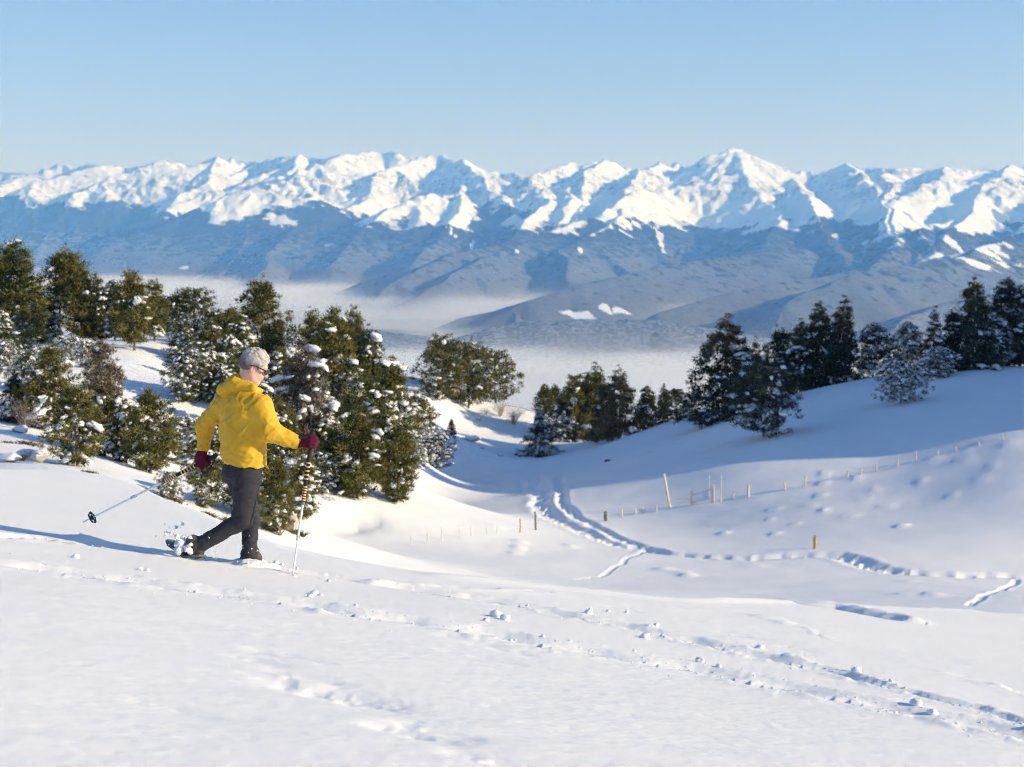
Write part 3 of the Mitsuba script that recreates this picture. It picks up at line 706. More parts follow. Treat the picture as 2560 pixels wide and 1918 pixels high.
# (column, row of the foot, row of the top, half width, shape, hue, snow, bare trunk, label); columns and rows in photograph pixels
LEFT = 'pines on the left hillside'
TREES = [
    (-8, 868, 603, 46, 'column', 'green', .06, .05, 'tall pine cut by the left edge of the picture, left of the columnar pine', LEFT),
    (44, 874, 589, 50, 'column', 'green', .06, .05, 'tallest narrow columnar pine near the left edge, top against the blue slopes', LEFT),
    (88, 800, 695, 18, 'spruce', 'dark', .10, .05, 'small dark spire of a conifer between the columnar pine and the bare trunked pine', LEFT),
    (150, 838, 618, 60, 'pine', 'olive', .16, .36, 'tall pine with a bare pale lower trunk and a ragged leaning top', LEFT),
    (203, 775, 664, 38, 'pine', 'olive', .10, .06, 'olive pine right behind the bare trunked pine, on the skyline', LEFT),
    (236, 782, 682, 27, 'pine', 'green', .12, .06, 'small round pine filling the gap right of the olive skyline pine', LEFT),
    (288, 838, 696, 38, 'pine', 'green', .40, .06, 'snow dotted pine left of the tall conical pine on the skyline', LEFT),
    (335, 876, 673, 50, 'pine', 'olive', .17, .12, 'tall conical olive pine standing above the sunlit snow bank', LEFT),
    (385, 855, 696, 33, 'pine', 'olive', .16, .10, 'slender pine right beside the tall conical pine above the snow bank', LEFT),
    (430, 848, 738, 37, 'round', 'dark', .34, .12, 'low dark pine with snow clumps between two taller skyline pines', LEFT),
    (490, 862, 722, 50, 'round', 'green', .26, .08, 'domed green pine alone on the skyline left of the biggest pine', LEFT),
    (60, 884, 765, 46, 'pine', 'olive', .26, .05, 'short snow dotted pine at the foot of the columnar pine', LEFT),
    (6, 892, 770, 34, 'pine', 'green', .30, .05, 'short snowy pine touching the left edge below the tall ones', LEFT),
    (135, 1082, 858, 66, 'pine', 'olive', .26, .05, 'broad olive pine in the left thicket with its top below the bare trunk', LEFT),
    (262, 1024, 844, 46, 'pine', 'grey', .18, .10, 'thin brownish half dead pine with a grey top beside the blue snow patch', LEFT),
    (192, 1165, 960, 70, 'pine', 'olive', .18, .05, 'wide pine at the front of the left thicket, foot in blue shadow', LEFT),
    (262, 1142, 925, 60, 'pine', 'olive', .16, .06, 'olive pine at the front of the left thicket, right of the wide one', LEFT),
    (380, 1186, 971, 60, 'column', 'olive', .08, .06, 'clean olive rounded column of a pine with a dark hole near its foot', LEFT),
    (318, 1160, 995, 44, 'pine', 'green', .48, .05, 'snow plastered pine left of the clean olive column', LEFT),
    (38, 1055, 925, 42, 'spruce', 'dark', .28, .05, 'dark shaded young spruce low at the left edge', LEFT),
    (462, 1162, 1045, 46, 'bush', 'green', .75, .03, 'small pine nearly buried in snow left of the raised pole arm', LEFT),
    (528, 1266, 1142, 50, 'bush', 'olive', .24, .03, 'low olive pine bush behind the left glove and pole', LEFT),
    (470, 1005, 872, 50, 'round', 'green', .48, .04, 'snow topped pine thicket left of the head of the walker', LEFT),
    (508, 1000, 898, 28, 'column', 'olive', .05, .04, 'small clean olive cone in front of the snow topped thicket', LEFT),
    (655, 886, 696, 62, 'pine', 'olive', .06, .05, 'biggest pine on the skyline, directly above the head of the walker', LEFT),
    (583, 905, 768, 50, 'pine', 'olive', .20, .05, 'pine leaning on the left side of the biggest skyline pine', LEFT),
    (572, 985, 835, 56, 'pine', 'green', .42, .04, 'snowy pine right behind the grey hair on its left', LEFT),
    (698, 1062, 868, 56, 'pine', 'olive', .28, .04, 'snow dotted pine right of the sunglasses', LEFT),
    (738, 856, 812, 22, 'bush', 'dark', .60, .04, 'tiny snowy pine sprig on the skyline gap right of the biggest pine', LEFT),
    (788, 960, 771, 46, 'pine', 'olive', .12, .05, 'left one of the three tops of the big pine group right of the walker', LEFT),
    (832, 1010, 766, 62, 'pine', 'olive', .20, .05, 'middle and tallest top of the big pine group right of the walker', LEFT),
    (882, 930, 766, 32, 'pine', 'olive', .08, .05, 'narrow top behind the tallest pine of the big group', LEFT),
    (928, 1062, 815, 54, 'pine', 'green', .30, .05, 'pine on the right shoulder of the big group with round snow clumps', LEFT),
    (985, 1112, 890, 46, 'pine', 'olive', .36, .05, 'pine stepping down the right side of the big group', LEFT),
    (760, 1130, 855, 60, 'pine', 'grey', .28, .05, 'sparse brownish pine in the middle of the big group', LEFT),
    (905, 1150, 931, 70, 'pine', 'green', .32, .05, 'wide snow speckled pine in the centre of the big group', LEFT),
    (840, 1222, 1064, 42, 'column', 'olive', .06, .05, 'clean olive cone at the front of the big group, right of the front pole', LEFT),
    (896, 1252, 1024, 58, 'column', 'olive', .14, .05, 'tall olive column at the front of the big group', LEFT),
    (992, 1258, 1052, 52, 'column', 'olive', .12, .05, 'olive pine at the right foot of the big group beside the blue shadow', LEFT),
    (950, 1195, 965, 56, 'pine', 'green', .40, .05, 'snowy pine between the two olive columns of the big group', LEFT),
    (1048, 1112, 977, 44, 'pine', 'olive', .45, .05, 'snowy outlier pine right of the big group on the bright slope', LEFT),
    (1090, 1172, 1081, 42, 'bush', 'dark', .95, .03, 'snow laden bush at the far right end of the big group', LEFT),
    (1128, 1088, 1045, 15, 'spruce', 'dark', .15, .03, 'lone tiny dark pine on the bright slope below the knoll', None),
    (707, 1172, 1000, 50, 'pine', 'olive', .22, .05, 'pine behind the outstretched right sleeve', LEFT),
    (690, 1330, 1135, 42, 'pine', 'olive', .14, .05, 'thin olive pine beside the pale rock behind the legs', LEFT),
    (752, 1300, 1105, 44, 'pine', 'olive', .30, .05, 'olive pine just behind the shaft of the front pole', LEFT),
    (806, 1235, 1130, 40, 'bush', 'green', .70, .03, 'snow laden bush right of the front pole', LEFT),
    (618, 1290, 1130, 44, 'pine', 'green', .30, .05, 'snowy pine right behind the trousers of the walker', LEFT),
    (645, 1120, 935, 50, 'pine', 'green', .36, .05, 'snowy pine behind the jacket and face of the walker', LEFT),
    (98, 935, 868, 40, 'bush', 'green', .80, .03, 'snow loaded bush above the wide left thicket, below the bare trunk', LEFT),
    (178, 905, 842, 38, 'bush', 'green', .85, .03, 'snow loaded bush right under the bare pale trunk', LEFT),
    (222, 920, 850, 34, 'pine', 'grey', .55, .04, 'half bare greyish pine left of the brownish half dead pine', LEFT),
    (20, 935, 850, 38, 'bush', 'green', .60, .03, 'snowy bush at the left edge above the dark young spruce', LEFT),
    (90, 1035, 925, 38, 'pine', 'green', .55, .03, 'snowy pine left of the broad olive pine of the thicket', LEFT),
    (215, 1060, 975, 44, 'pine', 'green', .50, .03, 'snowy pine in the heart of the left thicket', LEFT),
    (318, 1070, 1015, 34, 'bush', 'green', .80, .03, 'round snow cushion bush beside the bright drift', LEFT),
    (545, 1010, 905, 40, 'pine', 'green', .55, .03, 'snowy pine touching the back of the yellow hood', LEFT),
    (455, 950, 880, 30, 'bush', 'green', .75, .03, 'snow capped bush at the edge of the blue snow patch', LEFT),
    (615, 960, 860, 44, 'pine', 'green', .45, .03, 'snow dotted pine above the grey hair', LEFT),
    (735, 1010, 915, 46, 'pine', 'green', .45, .03, 'snowy pine right of the face, above the sleeve', LEFT),
    (870, 1060, 900, 50, 'pine', 'green', .40, .03, 'snow speckled pine under the tallest top of the big group', LEFT),
    (810, 1150, 1000, 48, 'pine', 'green', .45, .03, 'snowy pine above the clean front cone of the big group', LEFT),
    (1025, 1180, 1080, 40, 'bush', 'green', .75, .03, 'snow loaded bush right of the olive foot pine of the big group', LEFT),
    (660, 1200, 1085, 44, 'pine', 'green', .40, .03, 'snowy pine behind the hip and jacket hem', LEFT),
    (575, 1200, 1050, 44, 'pine', 'olive', .30, .03, 'pine seen between the left arm and the jacket', LEFT),
    (425, 1250, 1180, 34, 'bush', 'olive', .45, .03, 'low snowy bush above the raised pole', LEFT),
    (500, 1215, 1075, 40, 'pine', 'green', .50, .03, 'snowy pine left of the yellow left sleeve', LEFT),
    (120, 1000, 900, 40, 'pine', 'olive', .30, .03, 'olive pine top between the two broad pines of the left thicket', LEFT),
    (285, 1085, 1000, 40, 'pine', 'green', .45, .03, 'snow dotted pine in the middle of the left thicket, right half', LEFT),
    (350, 1130, 1050, 38, 'bush', 'green', .65, .03, 'snowy bush left of the foot of the clean olive column', LEFT),
    (430, 1130, 1080, 30, 'bush', 'green', .70, .03, 'snowy bush right of the clean olive column', LEFT),
    (65, 980, 880, 40, 'pine', 'green', .50, .03, 'snowy pine above the dark young spruce at the left edge', LEFT),
    (120, 845, 745, 34, 'pine', 'green', .35, .03, 'pine filling the gap left of the bare pale trunk', LEFT),
    (255, 850, 745, 34, 'pine', 'green', .40, .03, 'snowy pine filling the gap between the skyline pines on the left', LEFT),
    (545, 880, 775, 40, 'pine', 'green', .25, .03, 'pine between the domed pine and the biggest pine of the skyline', LEFT),
    (690, 900, 800, 36, 'pine', 'olive', .20, .03, 'pine on the right flank of the biggest skyline pine', LEFT),
    (965, 1040, 930, 40, 'pine', 'green', .45, .03, 'snowy pine on the right slope of the big group', LEFT),
    (545, 1130, 1010, 44, 'pine', 'green', .40, .03, 'snowy pine behind the left shoulder of the walker', LEFT),
    (520, 1002, 868, 46, 'pine', 'green', .45, .03, 'snowy pine on the right border of the blue snow patch, lower one', LEFT),
    (528, 945, 800, 44, 'pine', 'olive', .25, .03, 'olive pine on the right border of the blue snow patch, upper one', LEFT),
    (600, 935, 785, 44, 'pine', 'green', .35, .03, 'snow dotted pine just left of the trunk of the biggest skyline pine', LEFT),
    (455, 900, 800, 34, 'pine', 'green', .40, .03, 'snowy pine below the domed skyline pine', LEFT),
    (1101, 997, 841, 62, 'round', 'olive', .17, .05, 'left pine of the three on the sunlit knoll', 'three pines on the knoll'),
    (1170, 1020, 855, 66, 'round', 'olive', .20, .08, 'middle pine of the three on the sunlit knoll', 'three pines on the knoll'),
    (1238, 990, 878, 62, 'round', 'olive', .17, .05, 'right and lowest pine of the three on the sunlit knoll', 'three pines on the knoll'),
    (1361, 1020, 960, 27, 'pine', 'olive', .05, .05, 'small olive pine left of the centre thicket, left one of a pair', 'centre thicket'),
    (1384, 1022, 960, 24, 'pine', 'olive', .05, .05, 'small olive pine left of the centre thicket, right one of a pair', 'centre thicket'),
    (1350, 1139, 1020, 50, 'spruce', 'dark', .55, .04, 'dark snow flecked spruce at the lower left of the centre thicket', 'centre thicket'),
    (1406, 1100, 985, 42, 'spruce', 'dark', .50, .04, 'snowy dark spruce between the flecked spruce and the tall brown ones', 'centre thicket'),
    (1437, 1098, 937, 45, 'pine', 'olive', .12, .05, 'broad olive pine leaning on the pointed centre spruce', 'centre thicket'),
    (1482, 1100, 902, 52, 'spruce', 'olive', .08, .05, 'pointed tallest spruce of the centre thicket', 'centre thicket'),
    (1550, 1094, 914, 55, 'spruce', 'brown', .08, .05, 'brown tinged spruce with a ragged top in the centre thicket', 'centre thicket'),
    (1517, 1096, 950, 40, 'spruce', 'dark', .12, .05, 'dark spruce in the gap between the pointed and the brown spruce', 'centre thicket'),
    (1616, 1072, 958, 36, 'spruce', 'olive', .22, .05, 'light olive young spruce on the right of the centre thicket', 'centre thicket'),
    (1658, 1050, 958, 15, 'spruce', 'brown', .08, .05, 'thin sapling spire between centre thicket and right slope', 'centre thicket'),
    (1690, 1050, 971, 36, 'pine', 'olive', .06, .05, 'round olive pine at the low end of the right slope', 'centre thicket'),
    (1734, 1047, 990, 30, 'bush', 'dark', .20, .04, 'dark low bush left of the great spruce', None),
    (1808, 1048, 782, 95, 'spruce', 'dark', .20, .03, 'great dark spruce with wide skirts and a brown pointed tip', 'trees along the right slope'),
    (1858, 1032, 838, 36, 'spruce', 'dark', .45, .04, 'snow flecked spruce right behind the great spruce', 'trees along the right slope'),
    (1890, 1010, 842, 26, 'spruce', 'brown', .10, .04, 'narrow brown tipped spruce above the rounded dark tree', 'trees along the right slope'),
    (1911, 1093, 905, 72, 'bush', 'dark', .25, .06, 'rounded dark tree standing forward on the shaded slope', 'trees along the right slope'),
    (1946, 966, 818, 43, 'pine', 'dark', .18, .04, 'dark pine right of the rounded tree, top in shade', 'trees along the right slope'),
    (2000, 971, 792, 46, 'spruce', 'dark', .25, .04, 'snow dusted spruce left of the two sunlit tops', 'trees along the right slope'),
    (2046, 960, 745, 55, 'spruce', 'dark', .18, .04, 'tall tree with an olive sunlit top, left of the brown top', 'trees along the right slope'),
    (2102, 948, 735, 46, 'spruce', 'dark', .10, .04, 'tall tree with a brown sunlit top in the right row', 'trees along the right slope'),
    (2078, 952, 860, 40, 'bush', 'dark', .25, .04, 'dark low bush between the feet of the two sunlit tops', 'trees along the right slope'),
    (2184, 931, 809, 50, 'pine', 'dark', .38, .05, 'dark pine carrying one big snow cap in the right row', 'trees along the right slope'),
    (2268, 930, 806, 46, 'pine', 'green', .70, .05, 'snow plastered pine with a few lit green tips above the snowy bush', 'trees along the right slope'),
    (2250, 1008, 905, 52, 'bush', 'dark', .85, .03, 'snow covered bush alone on the shaded slope', 'trees along the right slope'),
    (2332, 937, 763, 28, 'spruce', 'dark', .55, .03, 'thin frosted spire left of the large right group', 'trees along the right slope'),
    (2433, 919, 687, 66, 'spruce', 'dark', .22, .03, 'tallest tree of the large right group, olive sunlit top', 'trees along the right slope'),
    (2376, 926, 765, 42, 'spruce', 'dark', .22, .03, 'dark tree on the left side of the large right group', 'trees along the right slope'),
    (2505, 914, 694, 54, 'pine', 'dark', .28, .03, 'dark snow flecked tree right of the tallest right tree', 'trees along the right slope'),
    (2552, 911, 712, 46, 'pine', 'dark', .30, .03, 'dark tree cut by the right edge of the picture', 'trees along the right slope'),
    (2470, 918, 820, 44, 'bush', 'dark', .60, .03, 'snowy low bush at the foot of the tallest right tree', 'trees along the right slope'),
    (2345, 945, 870, 34, 'bush', 'dark', .70, .03, 'snowy low bush below the thin frosted spire', 'trees along the right slope'),
]
TIPS = {1808: 'brown', 1890: 'brown', 2046: 'olive', 2102: 'brown', 2433: 'olive', 2552: 'olive', 2000: 'green', 2268: 'olive', 2332: 'grey', 262: 'grey', 1550: 'grey'}
tree_feet = []
for i, (px, foot, topr, hw, kind, hue, snow, bare, label, group) in enumerate(TREES):
    b = ground(px, foot, 27)
    s = b[1] / FPX
    H = (at(px, topr, b[1])[2] - b[2]) * 1.0
    if H < 0.3:
        continue
    name = numbered({'pine': 'pine_tree', 'round': 'pine_tree', 'column': 'pine_tree', 'spruce': 'spruce_tree', 'bush': 'evergreen_bush'}[kind])
    labels[name] = {}
    conifer(name, b, H, hw * s * (1.3 if 1395 < px < 1720 else 1.12 if px > 1760 else 0.86 if 1095 < px < 1245 else 1), kind, hue, snow, 100 + i, bare, 0.10 if i == 3 else (0.03 * math.sin(i * 1.7)), TIPS.get(px))
    tag(name, label, {'spruce': 'tree', 'bush': 'bush'}.get(kind, 'tree'), group)
    tree_feet.append((name, b))
# ---------------------------------------------------------------- solid modelling: distance fields turned into meshes
def rcone(p, a, b, ra, rb):
    a, b = np.asarray(a, float), np.asarray(b, float)
    d = b - a
    t = np.clip(((p - a) @ d) / (d @ d + 1e-12), 0, 1)
    return np.linalg.norm(p - a - t[..., None] * d, axis=-1) - (ra + t * (rb - ra))


def ellip(p, c, r, R=None):
    q = p - np.asarray(c, float)
    if R is not None:
        q = q @ R
    r = np.asarray(r, float)
    k = np.linalg.norm(q / r, axis=-1)
    return (k - 1) * r.min()


def smin(a, b, k):
    h = np.clip(0.5 + 0.5 * (b - a) / k, 0, 1)
    return b * (1 - h) + a * h - k * h * (1 - h)


def fold(ds, k):
    out = ds[0]
    for d in ds[1:]:
        out = smin(out, d, k)
    return out


def nets(fn, lo, hi, h):
    """Surface nets: one vertex in every cell that the surface crosses."""
    lo, hi = np.asarray(lo, float), np.asarray(hi, float)
    n = np.ceil((hi - lo) / h).astype(int) + 1
    ax = [lo[k] + h * np.arange(n[k]) for k in range(3)]
    P = np.stack(np.meshgrid(*ax, indexing='ij'), -1)
    D = fn(P)
    ins = D < 0
    m = n - 1
    acc, cnt = np.zeros((*m, 3)), np.zeros(m)
    off = np.array([[i, j, k] for i in (0, 1) for j in (0, 1) for k in (0, 1)])
    sl = lambda o: tuple(slice(o[k], o[k] + m[k]) for k in range(3))
    for ia in range(8):
        for ib in range(ia + 1, 8):
            if np.abs(off[ia] - off[ib]).sum() != 1:
                continue
            da, db = D[sl(off[ia])], D[sl(off[ib])]
            c = (da < 0) != (db < 0)
            t = np.where(c, da / np.where(c, da - db, 1), 0)
            acc += np.where(c[..., None], off[ia] + t[..., None] * (off[ib] - off[ia]), 0)
            cnt += c
    act = cnt > 0
    idx = -np.ones(m, int)
    idx[act] = np.arange(act.sum())
    cell = np.stack(np.nonzero(act), -1)
    V = lo + h * (cell + acc[act] / cnt[act][:, None])
    F = []
    for a in range(3):
        b, c = (a + 1) % 3, (a + 2) % 3
        s0 = [slice(1, m[k]) for k in range(3)]
        s0[a] = slice(0, m[a])
        s1 = list(s0)
        s1[a] = slice(1, m[a] + 1)
        i0, i1 = ins[tuple(s0)], ins[tuple(s1)]
        for flip in (False, True):
            w = (i0 & ~i1) if not flip else (~i0 & i1)
            q = np.stack(np.nonzero(w), -1)
            if not len(q):
                continue
            q[:, b] += 1
            q[:, c] += 1
            g = lambda db, dc: idx[tuple((q - np.eye(3, dtype=int)[b] * db - np.eye(3, dtype=int)[c] * dc).T)]
            quad = np.stack([g(1, 1), g(0, 1), g(0, 0), g(1, 0)], -1)
            F.append(quad[:, ::-1] if flip else quad)
    F = np.vstack(F)
    F = F[(F >= 0).all(1)]
    return V, np.vstack([F[:, [0, 1, 2]], F[:, [0, 2, 3]]])


def fn3(p, s, seed, octaves=3):
    return 2 * meshkit.fbm(p / np.asarray(s, float), octaves, seed) - 1


YP = 11.3


def P(px, py, dy=0.0):
    return at(px, py, YP + dy)


# ---------------------------------------------------------------- the walker
W = 'person'
labels[W] = {'label': 'walker in a yellow jacket and dark trousers striding right on snowshoes with two poles', 'category': 'person'}
ROWS = np.array([[958, 612, 0.062, 0.062, 45], [972, 608, 0.108, 0.088, 45], [986, 605, 0.178, 0.122, 45], [1006, 605, 0.228, 0.152, 46], [1035, 606, 0.238, 0.172, 47], [1065, 606, 0.236, 0.178, 49], [1100, 607, 0.232, 0.182, 53], [1130, 609, 0.226, 0.182, 57], [1148, 611, 0.212, 0.176, 60], [1168, 613, 0.204, 0.17, 62]])
rz = np.array([P(r[1], r[0])[2] for r in ROWS])[::-1]
rc = np.array([P(r[1], r[0])[0] for r in ROWS])[::-1]
rdy = np.array([YP] * len(ROWS))
ra_, rb_, rph = ROWS[::-1, 2], ROWS[::-1, 3], np.radians(ROWS[::-1, 4])


def section(p, grow=-0.008):
    z = p[..., 2]
    c, a, b, ph = np.interp(z, rz, rc), np.interp(z, rz, ra_) + grow, np.interp(z, rz, rb_) + grow, np.interp(z, rz, rph)
    x, y = p[..., 0] - c, p[..., 1] - YP
    u, v = x * np.cos(ph) - y * np.sin(ph), x * np.sin(ph) + y * np.cos(ph)
    k = np.sqrt((u / a) ** 2 + (v / b) ** 2)
    return (k - 1) * np.minimum(a, b)


R_SH, R_EL, R_WR = P(650, 1016, -.11), P(676, 1080, -.16), P(746, 1107, -.11)
L_SH, L_EL, L_WR = P(557, 1012, .12), P(512, 1064, .20), P(507, 1126, .17)


def jacket(p):
    hem = P(610, 1158)[2] + 0.003 * np.sin(p[..., 0] * 47) + 0.01 * fn3(p, 0.06, 3, 2) - 0.06 * (p[..., 0] - P(610, 1158)[0])
    body = np.maximum(section(p), hem - p[..., 2])
    body = np.maximum(body, p[..., 2] - P(610, 955)[2])
    rs = fold([rcone(p, R_SH, R_EL, .100, .086), rcone(p, R_EL, R_WR, .082, .052)], 0.03)
    rs = np.maximum(rs, (p - R_WR) @ ((R_WR - R_EL) / np.linalg.norm(R_WR - R_EL)) - 0.004)
    ls = fold([rcone(p, L_SH, L_EL, .086, .074), rcone(p, L_EL, L_WR, .070, .050)], 0.03)
    ls = np.maximum(ls, (p - L_WR) @ ((L_WR - L_EL) / np.linalg.norm(L_WR - L_EL)) - 0.004)
    sh = rcone(p, L_SH + [0, 0, 0.012], R_SH + [0, 0, 0.012], .075, .085)
    d = smin(fold([body, sh], 0.05), rs, 0.035)
    d = smin(d, ls, 0.035)
    hood = fold([rcone(p, P(556, 978, -.02), P(590, 958, -.03), .046, .066), rcone(p, P(592, 958, -.03), P(632, 970, -.08), .060, .030), rcone(p, P(560, 974, -.02), P(590, 985, .06), .035, .045), rcone(p, P(632, 972, -.08), P(650, 978, .02), .026, .024), rcone(p, P(590, 950, .03), P(630, 960, .10), .045, .030)], 0.03)
    neck_hole = rcone(p, P(628, 962, 0), P(634, 925, 0), .062, .075)
    d = smin(d, hood, 0.006)
    d = np.maximum(d, -neck_hole)
    # folds: long diagonal ones on the back, short cross folds on the sleeves and above the hem
    q = p - P(610, 1060)
    a = fn3(np.stack([q[..., 0] * 0.75 + q[..., 2] * 0.65, q[..., 1], q[..., 2] * 0.75 - q[..., 0] * 0.65], -1), (.20, .22, .075), 5, 2)
    hemfold = fn3(q, (.10, .14, .026), 6, 2) * sstep(-0.16, -0.26, q[..., 2])
    cross = fn3(q, (.045, .09, .045), 7, 2) * sstep(0.13, 0.2, np.abs(q[..., 0]))
    b = fn3(np.stack([q[..., 0] * 0.8 - q[..., 2] * 0.6, q[..., 1], q[..., 2] * 0.8 + q[..., 0] * 0.6], -1), (.24, .2, .10), 14, 2)
    return d - 0.006 * np.exp(-(a / 0.13) ** 2) - 0.004 * np.exp(-(b / 0.12) ** 2) + 0.007 * a + 0.008 * hemfold + 0.007 * cross


lo, hi = P(470, 1185, 0) - [0.05, .36, 0], P(765, 925, 0) + [0.05, .42, 0]
v, f = nets(jacket, lo, hi, 0.0082)
put(W + '__jacket', (v, f), 'jacket_cloth', smooth=True)
tag(W + '__jacket', 'mustard yellow hooded shell jacket with creases')
cord = [P(662, 1160, -.12), P(668, 1166, -.13), P(672, 1172, -.13), P(667, 1170, -.13), P(664, 1162, -.125)]
put(W + '__drawcord', tube(cord, 0.0035, 5), 'jacket_cloth', smooth=30)

R_HIP, R_KN, R_AN = P(618, 1190, -.08), P(607, 1299, -.10), P(506, 1359, -.12)
L_HIP, L_KN, L_AN = P(598, 1190, .07), P(626, 1297, .10), P(623, 1388, .10)


def trousers(p):
    seat = fold([ellip(p, P(606, 1178), (.165, .150, .125)), rcone(p, P(598, 1168, .05), P(618, 1170, -.06), .115, .115)], 0.04)
    r = fold([rcone(p, R_HIP, R_KN, .124, .088), rcone(p, R_KN, R_AN, .080, .064), rcone(p, R_AN + (R_KN - R_AN) * 0.22, R_AN, .058, .068)], 0.025)
    r = np.maximum(r, (p - R_AN) @ ((R_AN - R_KN) / np.linalg.norm(R_AN - R_KN)) - 0.035)
    l = fold([rcone(p, L_HIP, L_KN, .122, .086), rcone(p, L_KN, L_AN, .076, .070), rcone(p, L_AN, L_AN + [.03, 0, -.02], .070, .066)], 0.025)
    d = fold([seat, r, l], 0.022)
    d = np.maximum(d, p[..., 2] - P(610, 1140)[2])
    a = fn3(p, (.13, .13, .05), 8, 3)
    cuff = fn3(p, (.035, .06, .03), 9, 2) * sstep(P(0, 1320)[2], P(0, 1350)[2], p[..., 2])
    return d + 0.010 * (1 - 2 * np.abs(a)) + 0.010 * cuff


lo, hi = P(480, 1425, 0) - [0.05, .30, 0], P(670, 1138, 0) + [0.03, .30, 0]
v, f = nets(trousers, lo, hi, 0.0082)
put(W + '__trousers', (v, f), 'trouser_cloth', smooth=True)
tag(W + '__trousers', 'charcoal softshell trousers')

# head: local axes x forward, y to the left, z up; turned slightly away and bent down
HC, HS = P(634, 916, 0), 1.09
yaw, pit = math.radians(14), math.radians(24)
fx = np.array([math.cos(yaw) * math.cos(pit), math.sin(yaw) * math.cos(pit), -math.sin(pit)])
fy = np.array([-math.sin(yaw), math.cos(yaw), 0])
fz = np.cross(fx, fy)
HR = np.stack([fx, fy, fz], 1)


def hl(p):
    return ((p - HC) @ HR) / HS


def hw(q):
    return HC + HR @ (np.asarray(q, float) * HS)


def skull(q):
    return ellip(q, (-.004, 0, .020), (.099, .077, .098))


def head(p):
    q = hl(p)
    ds = [skull(q), ellip(q, (.036, 0, -.050), (.062, .056, .072)), ellip(q, (.010, 0, -.045), (.070, .060, .060)), rcone(q, (.062, -.012, -.106), (.062, .012, -.106), .024, .024), rcone(q, (.020, -.050, -.075), (.060, -.018, -.104), .020, .020), rcone(q, (.020, .050, -.075), (.060, .018, -.104), .020, .020)]
    d = fold(ds, 0.022)
    d = smin(d, fold([rcone(q, (.092, 0, .004), (.116, 0, -.030), .010, .013), rcone(q, (.104, -.010, -.034), (.104, .010, -.034), .010, .010)], .008), 0.010)
    d = smin(d, rcone(q, (.086, -.030, .018), (.086, .030, .018), .014, .014), 0.014)          # brow
    for s in (-1, 1):
        d = np.maximum(d, -ellip(q, (.100, .030 * s, -.002), (.018, .017, .011)))            # eye sockets
        d = smin(d, ellip(q, (.082, .030 * s, -.002), (.013, .013, .012)), 0.003)
        ear = np.maximum(ellip(q, (-.008, .075 * s, -.018), (.020, .012, .033)), -ellip(q, (-.004, .090 * s, -.016), (.011, .010, .022)))
        d = smin(d, ear, 0.006)
    d = smin(d, rcone(q, (.092, -.016, -.066), (.092, .016, -.066), .0085, .0085), 0.005)     # lips
    d = smin(d, rcone(q, (.088, -.014, -.077), (.088, .014, -.077), .009, .009), 0.005)
    d = np.maximum(d, -rcone(q, (.104, -.020, -.0715), (.104, .020, -.0715), .0025, .0025))
    neck = rcone(p, hw((-.018, 0, -.055)), P(614, 978, 0), .066, .070)
    return smin(d * HS, neck, 0.03)


lo, hi = HC - [.20, .17, .26], HC + [.19, .17, .19]
v, f = nets(head, lo, hi, 0.0042)
lv = hl(v)
ear_n = np.exp(-((lv[:, 0] + .008) ** 2 + (lv[:, 2] + .018) ** 2) / .0008) * (np.abs(lv[:, 1]) > .06)
lips = np.exp(-((lv[:, 0] - .098) ** 2 + (lv[:, 2] + .0715) ** 2) / .00012)
nose = np.exp(-((lv[:, 0] - .12) ** 2 + (lv[:, 2] + .03) ** 2) / .0006)
rosy = np.clip(0.6 * ear_n + 0.8 * lips + 0.5 * nose + 0.25 * (lv[:, 2] < 0), 0, 1)[:, None]
skin = np.array([0.62, 0.40, 0.33]) * (1 - rosy) + np.array([0.58, 0.27, 0.24]) * rosy
put(W + '__head', (v, f), 'skin', smooth=True, color=skin)


def hair(p):
    q = hl(p)
    flow = fn3(np.stack([q[..., 0] + 0.4 * q[..., 2], q[..., 1], q[..., 2] - 0.5 * q[..., 0]], -1), (.05, .016, .016), 12, 3)
    line = np.interp(q[..., 0], [-.12, -.06, -.03, -.012, .012, .030, .050, .075, .11], [-.062, -.072, -.052, .004, .006, -.010, .012, .050, .072])
    above = q[..., 2] - line
    thick = 0.003 + 0.008 * sstep(0, .05, above) + 0.007 * sstep(.05, .11, q[..., 2])
    tousle = 0.011 * fn3(np.stack([q[..., 0] - 0.6 * q[..., 2], q[..., 1], q[..., 2] + 0.6 * q[..., 0]], -1), (.055, .018, .026), 16, 3) * sstep(.03, .09, q[..., 2])
    d = ellip(q, (-.004, 0, .020), (.099, .078, .098)) - thick + 0.004 * flow + tousle
    return np.maximum(d, -above + 0.005 * fn3(q, .012, 13, 2)) * HS


v, f = nets(hair, HC - [.17, .15, .17], HC + [.18, .15, .20], 0.0042)
lv = hl(v)
tone = sstep(-.045, .055, lv[:, 2] + 0.25 * lv[:, 0] - 0.012 + .018 * fn3(lv, .03, 15, 2))[:, None]
streak = (0.62 + 0.76 * meshkit.fbm(np.stack([(lv[:, 0] - .6 * lv[:, 2]) / .05, lv[:, 1] / .014, (lv[:, 2] + .6 * lv[:, 0]) / .016], -1), 2, 4))[:, None]
put(W + '__hair', (v, f), 'hair_fibre', smooth=True, color=np.clip((np.array([0.12, 0.10, 0.095]) * (1 - tone) + np.array([0.40, 0.375, 0.37]) * tone) * streak, 0, 1))
tag(W + '__hair', 'short silver grey hair, darker at the nape')

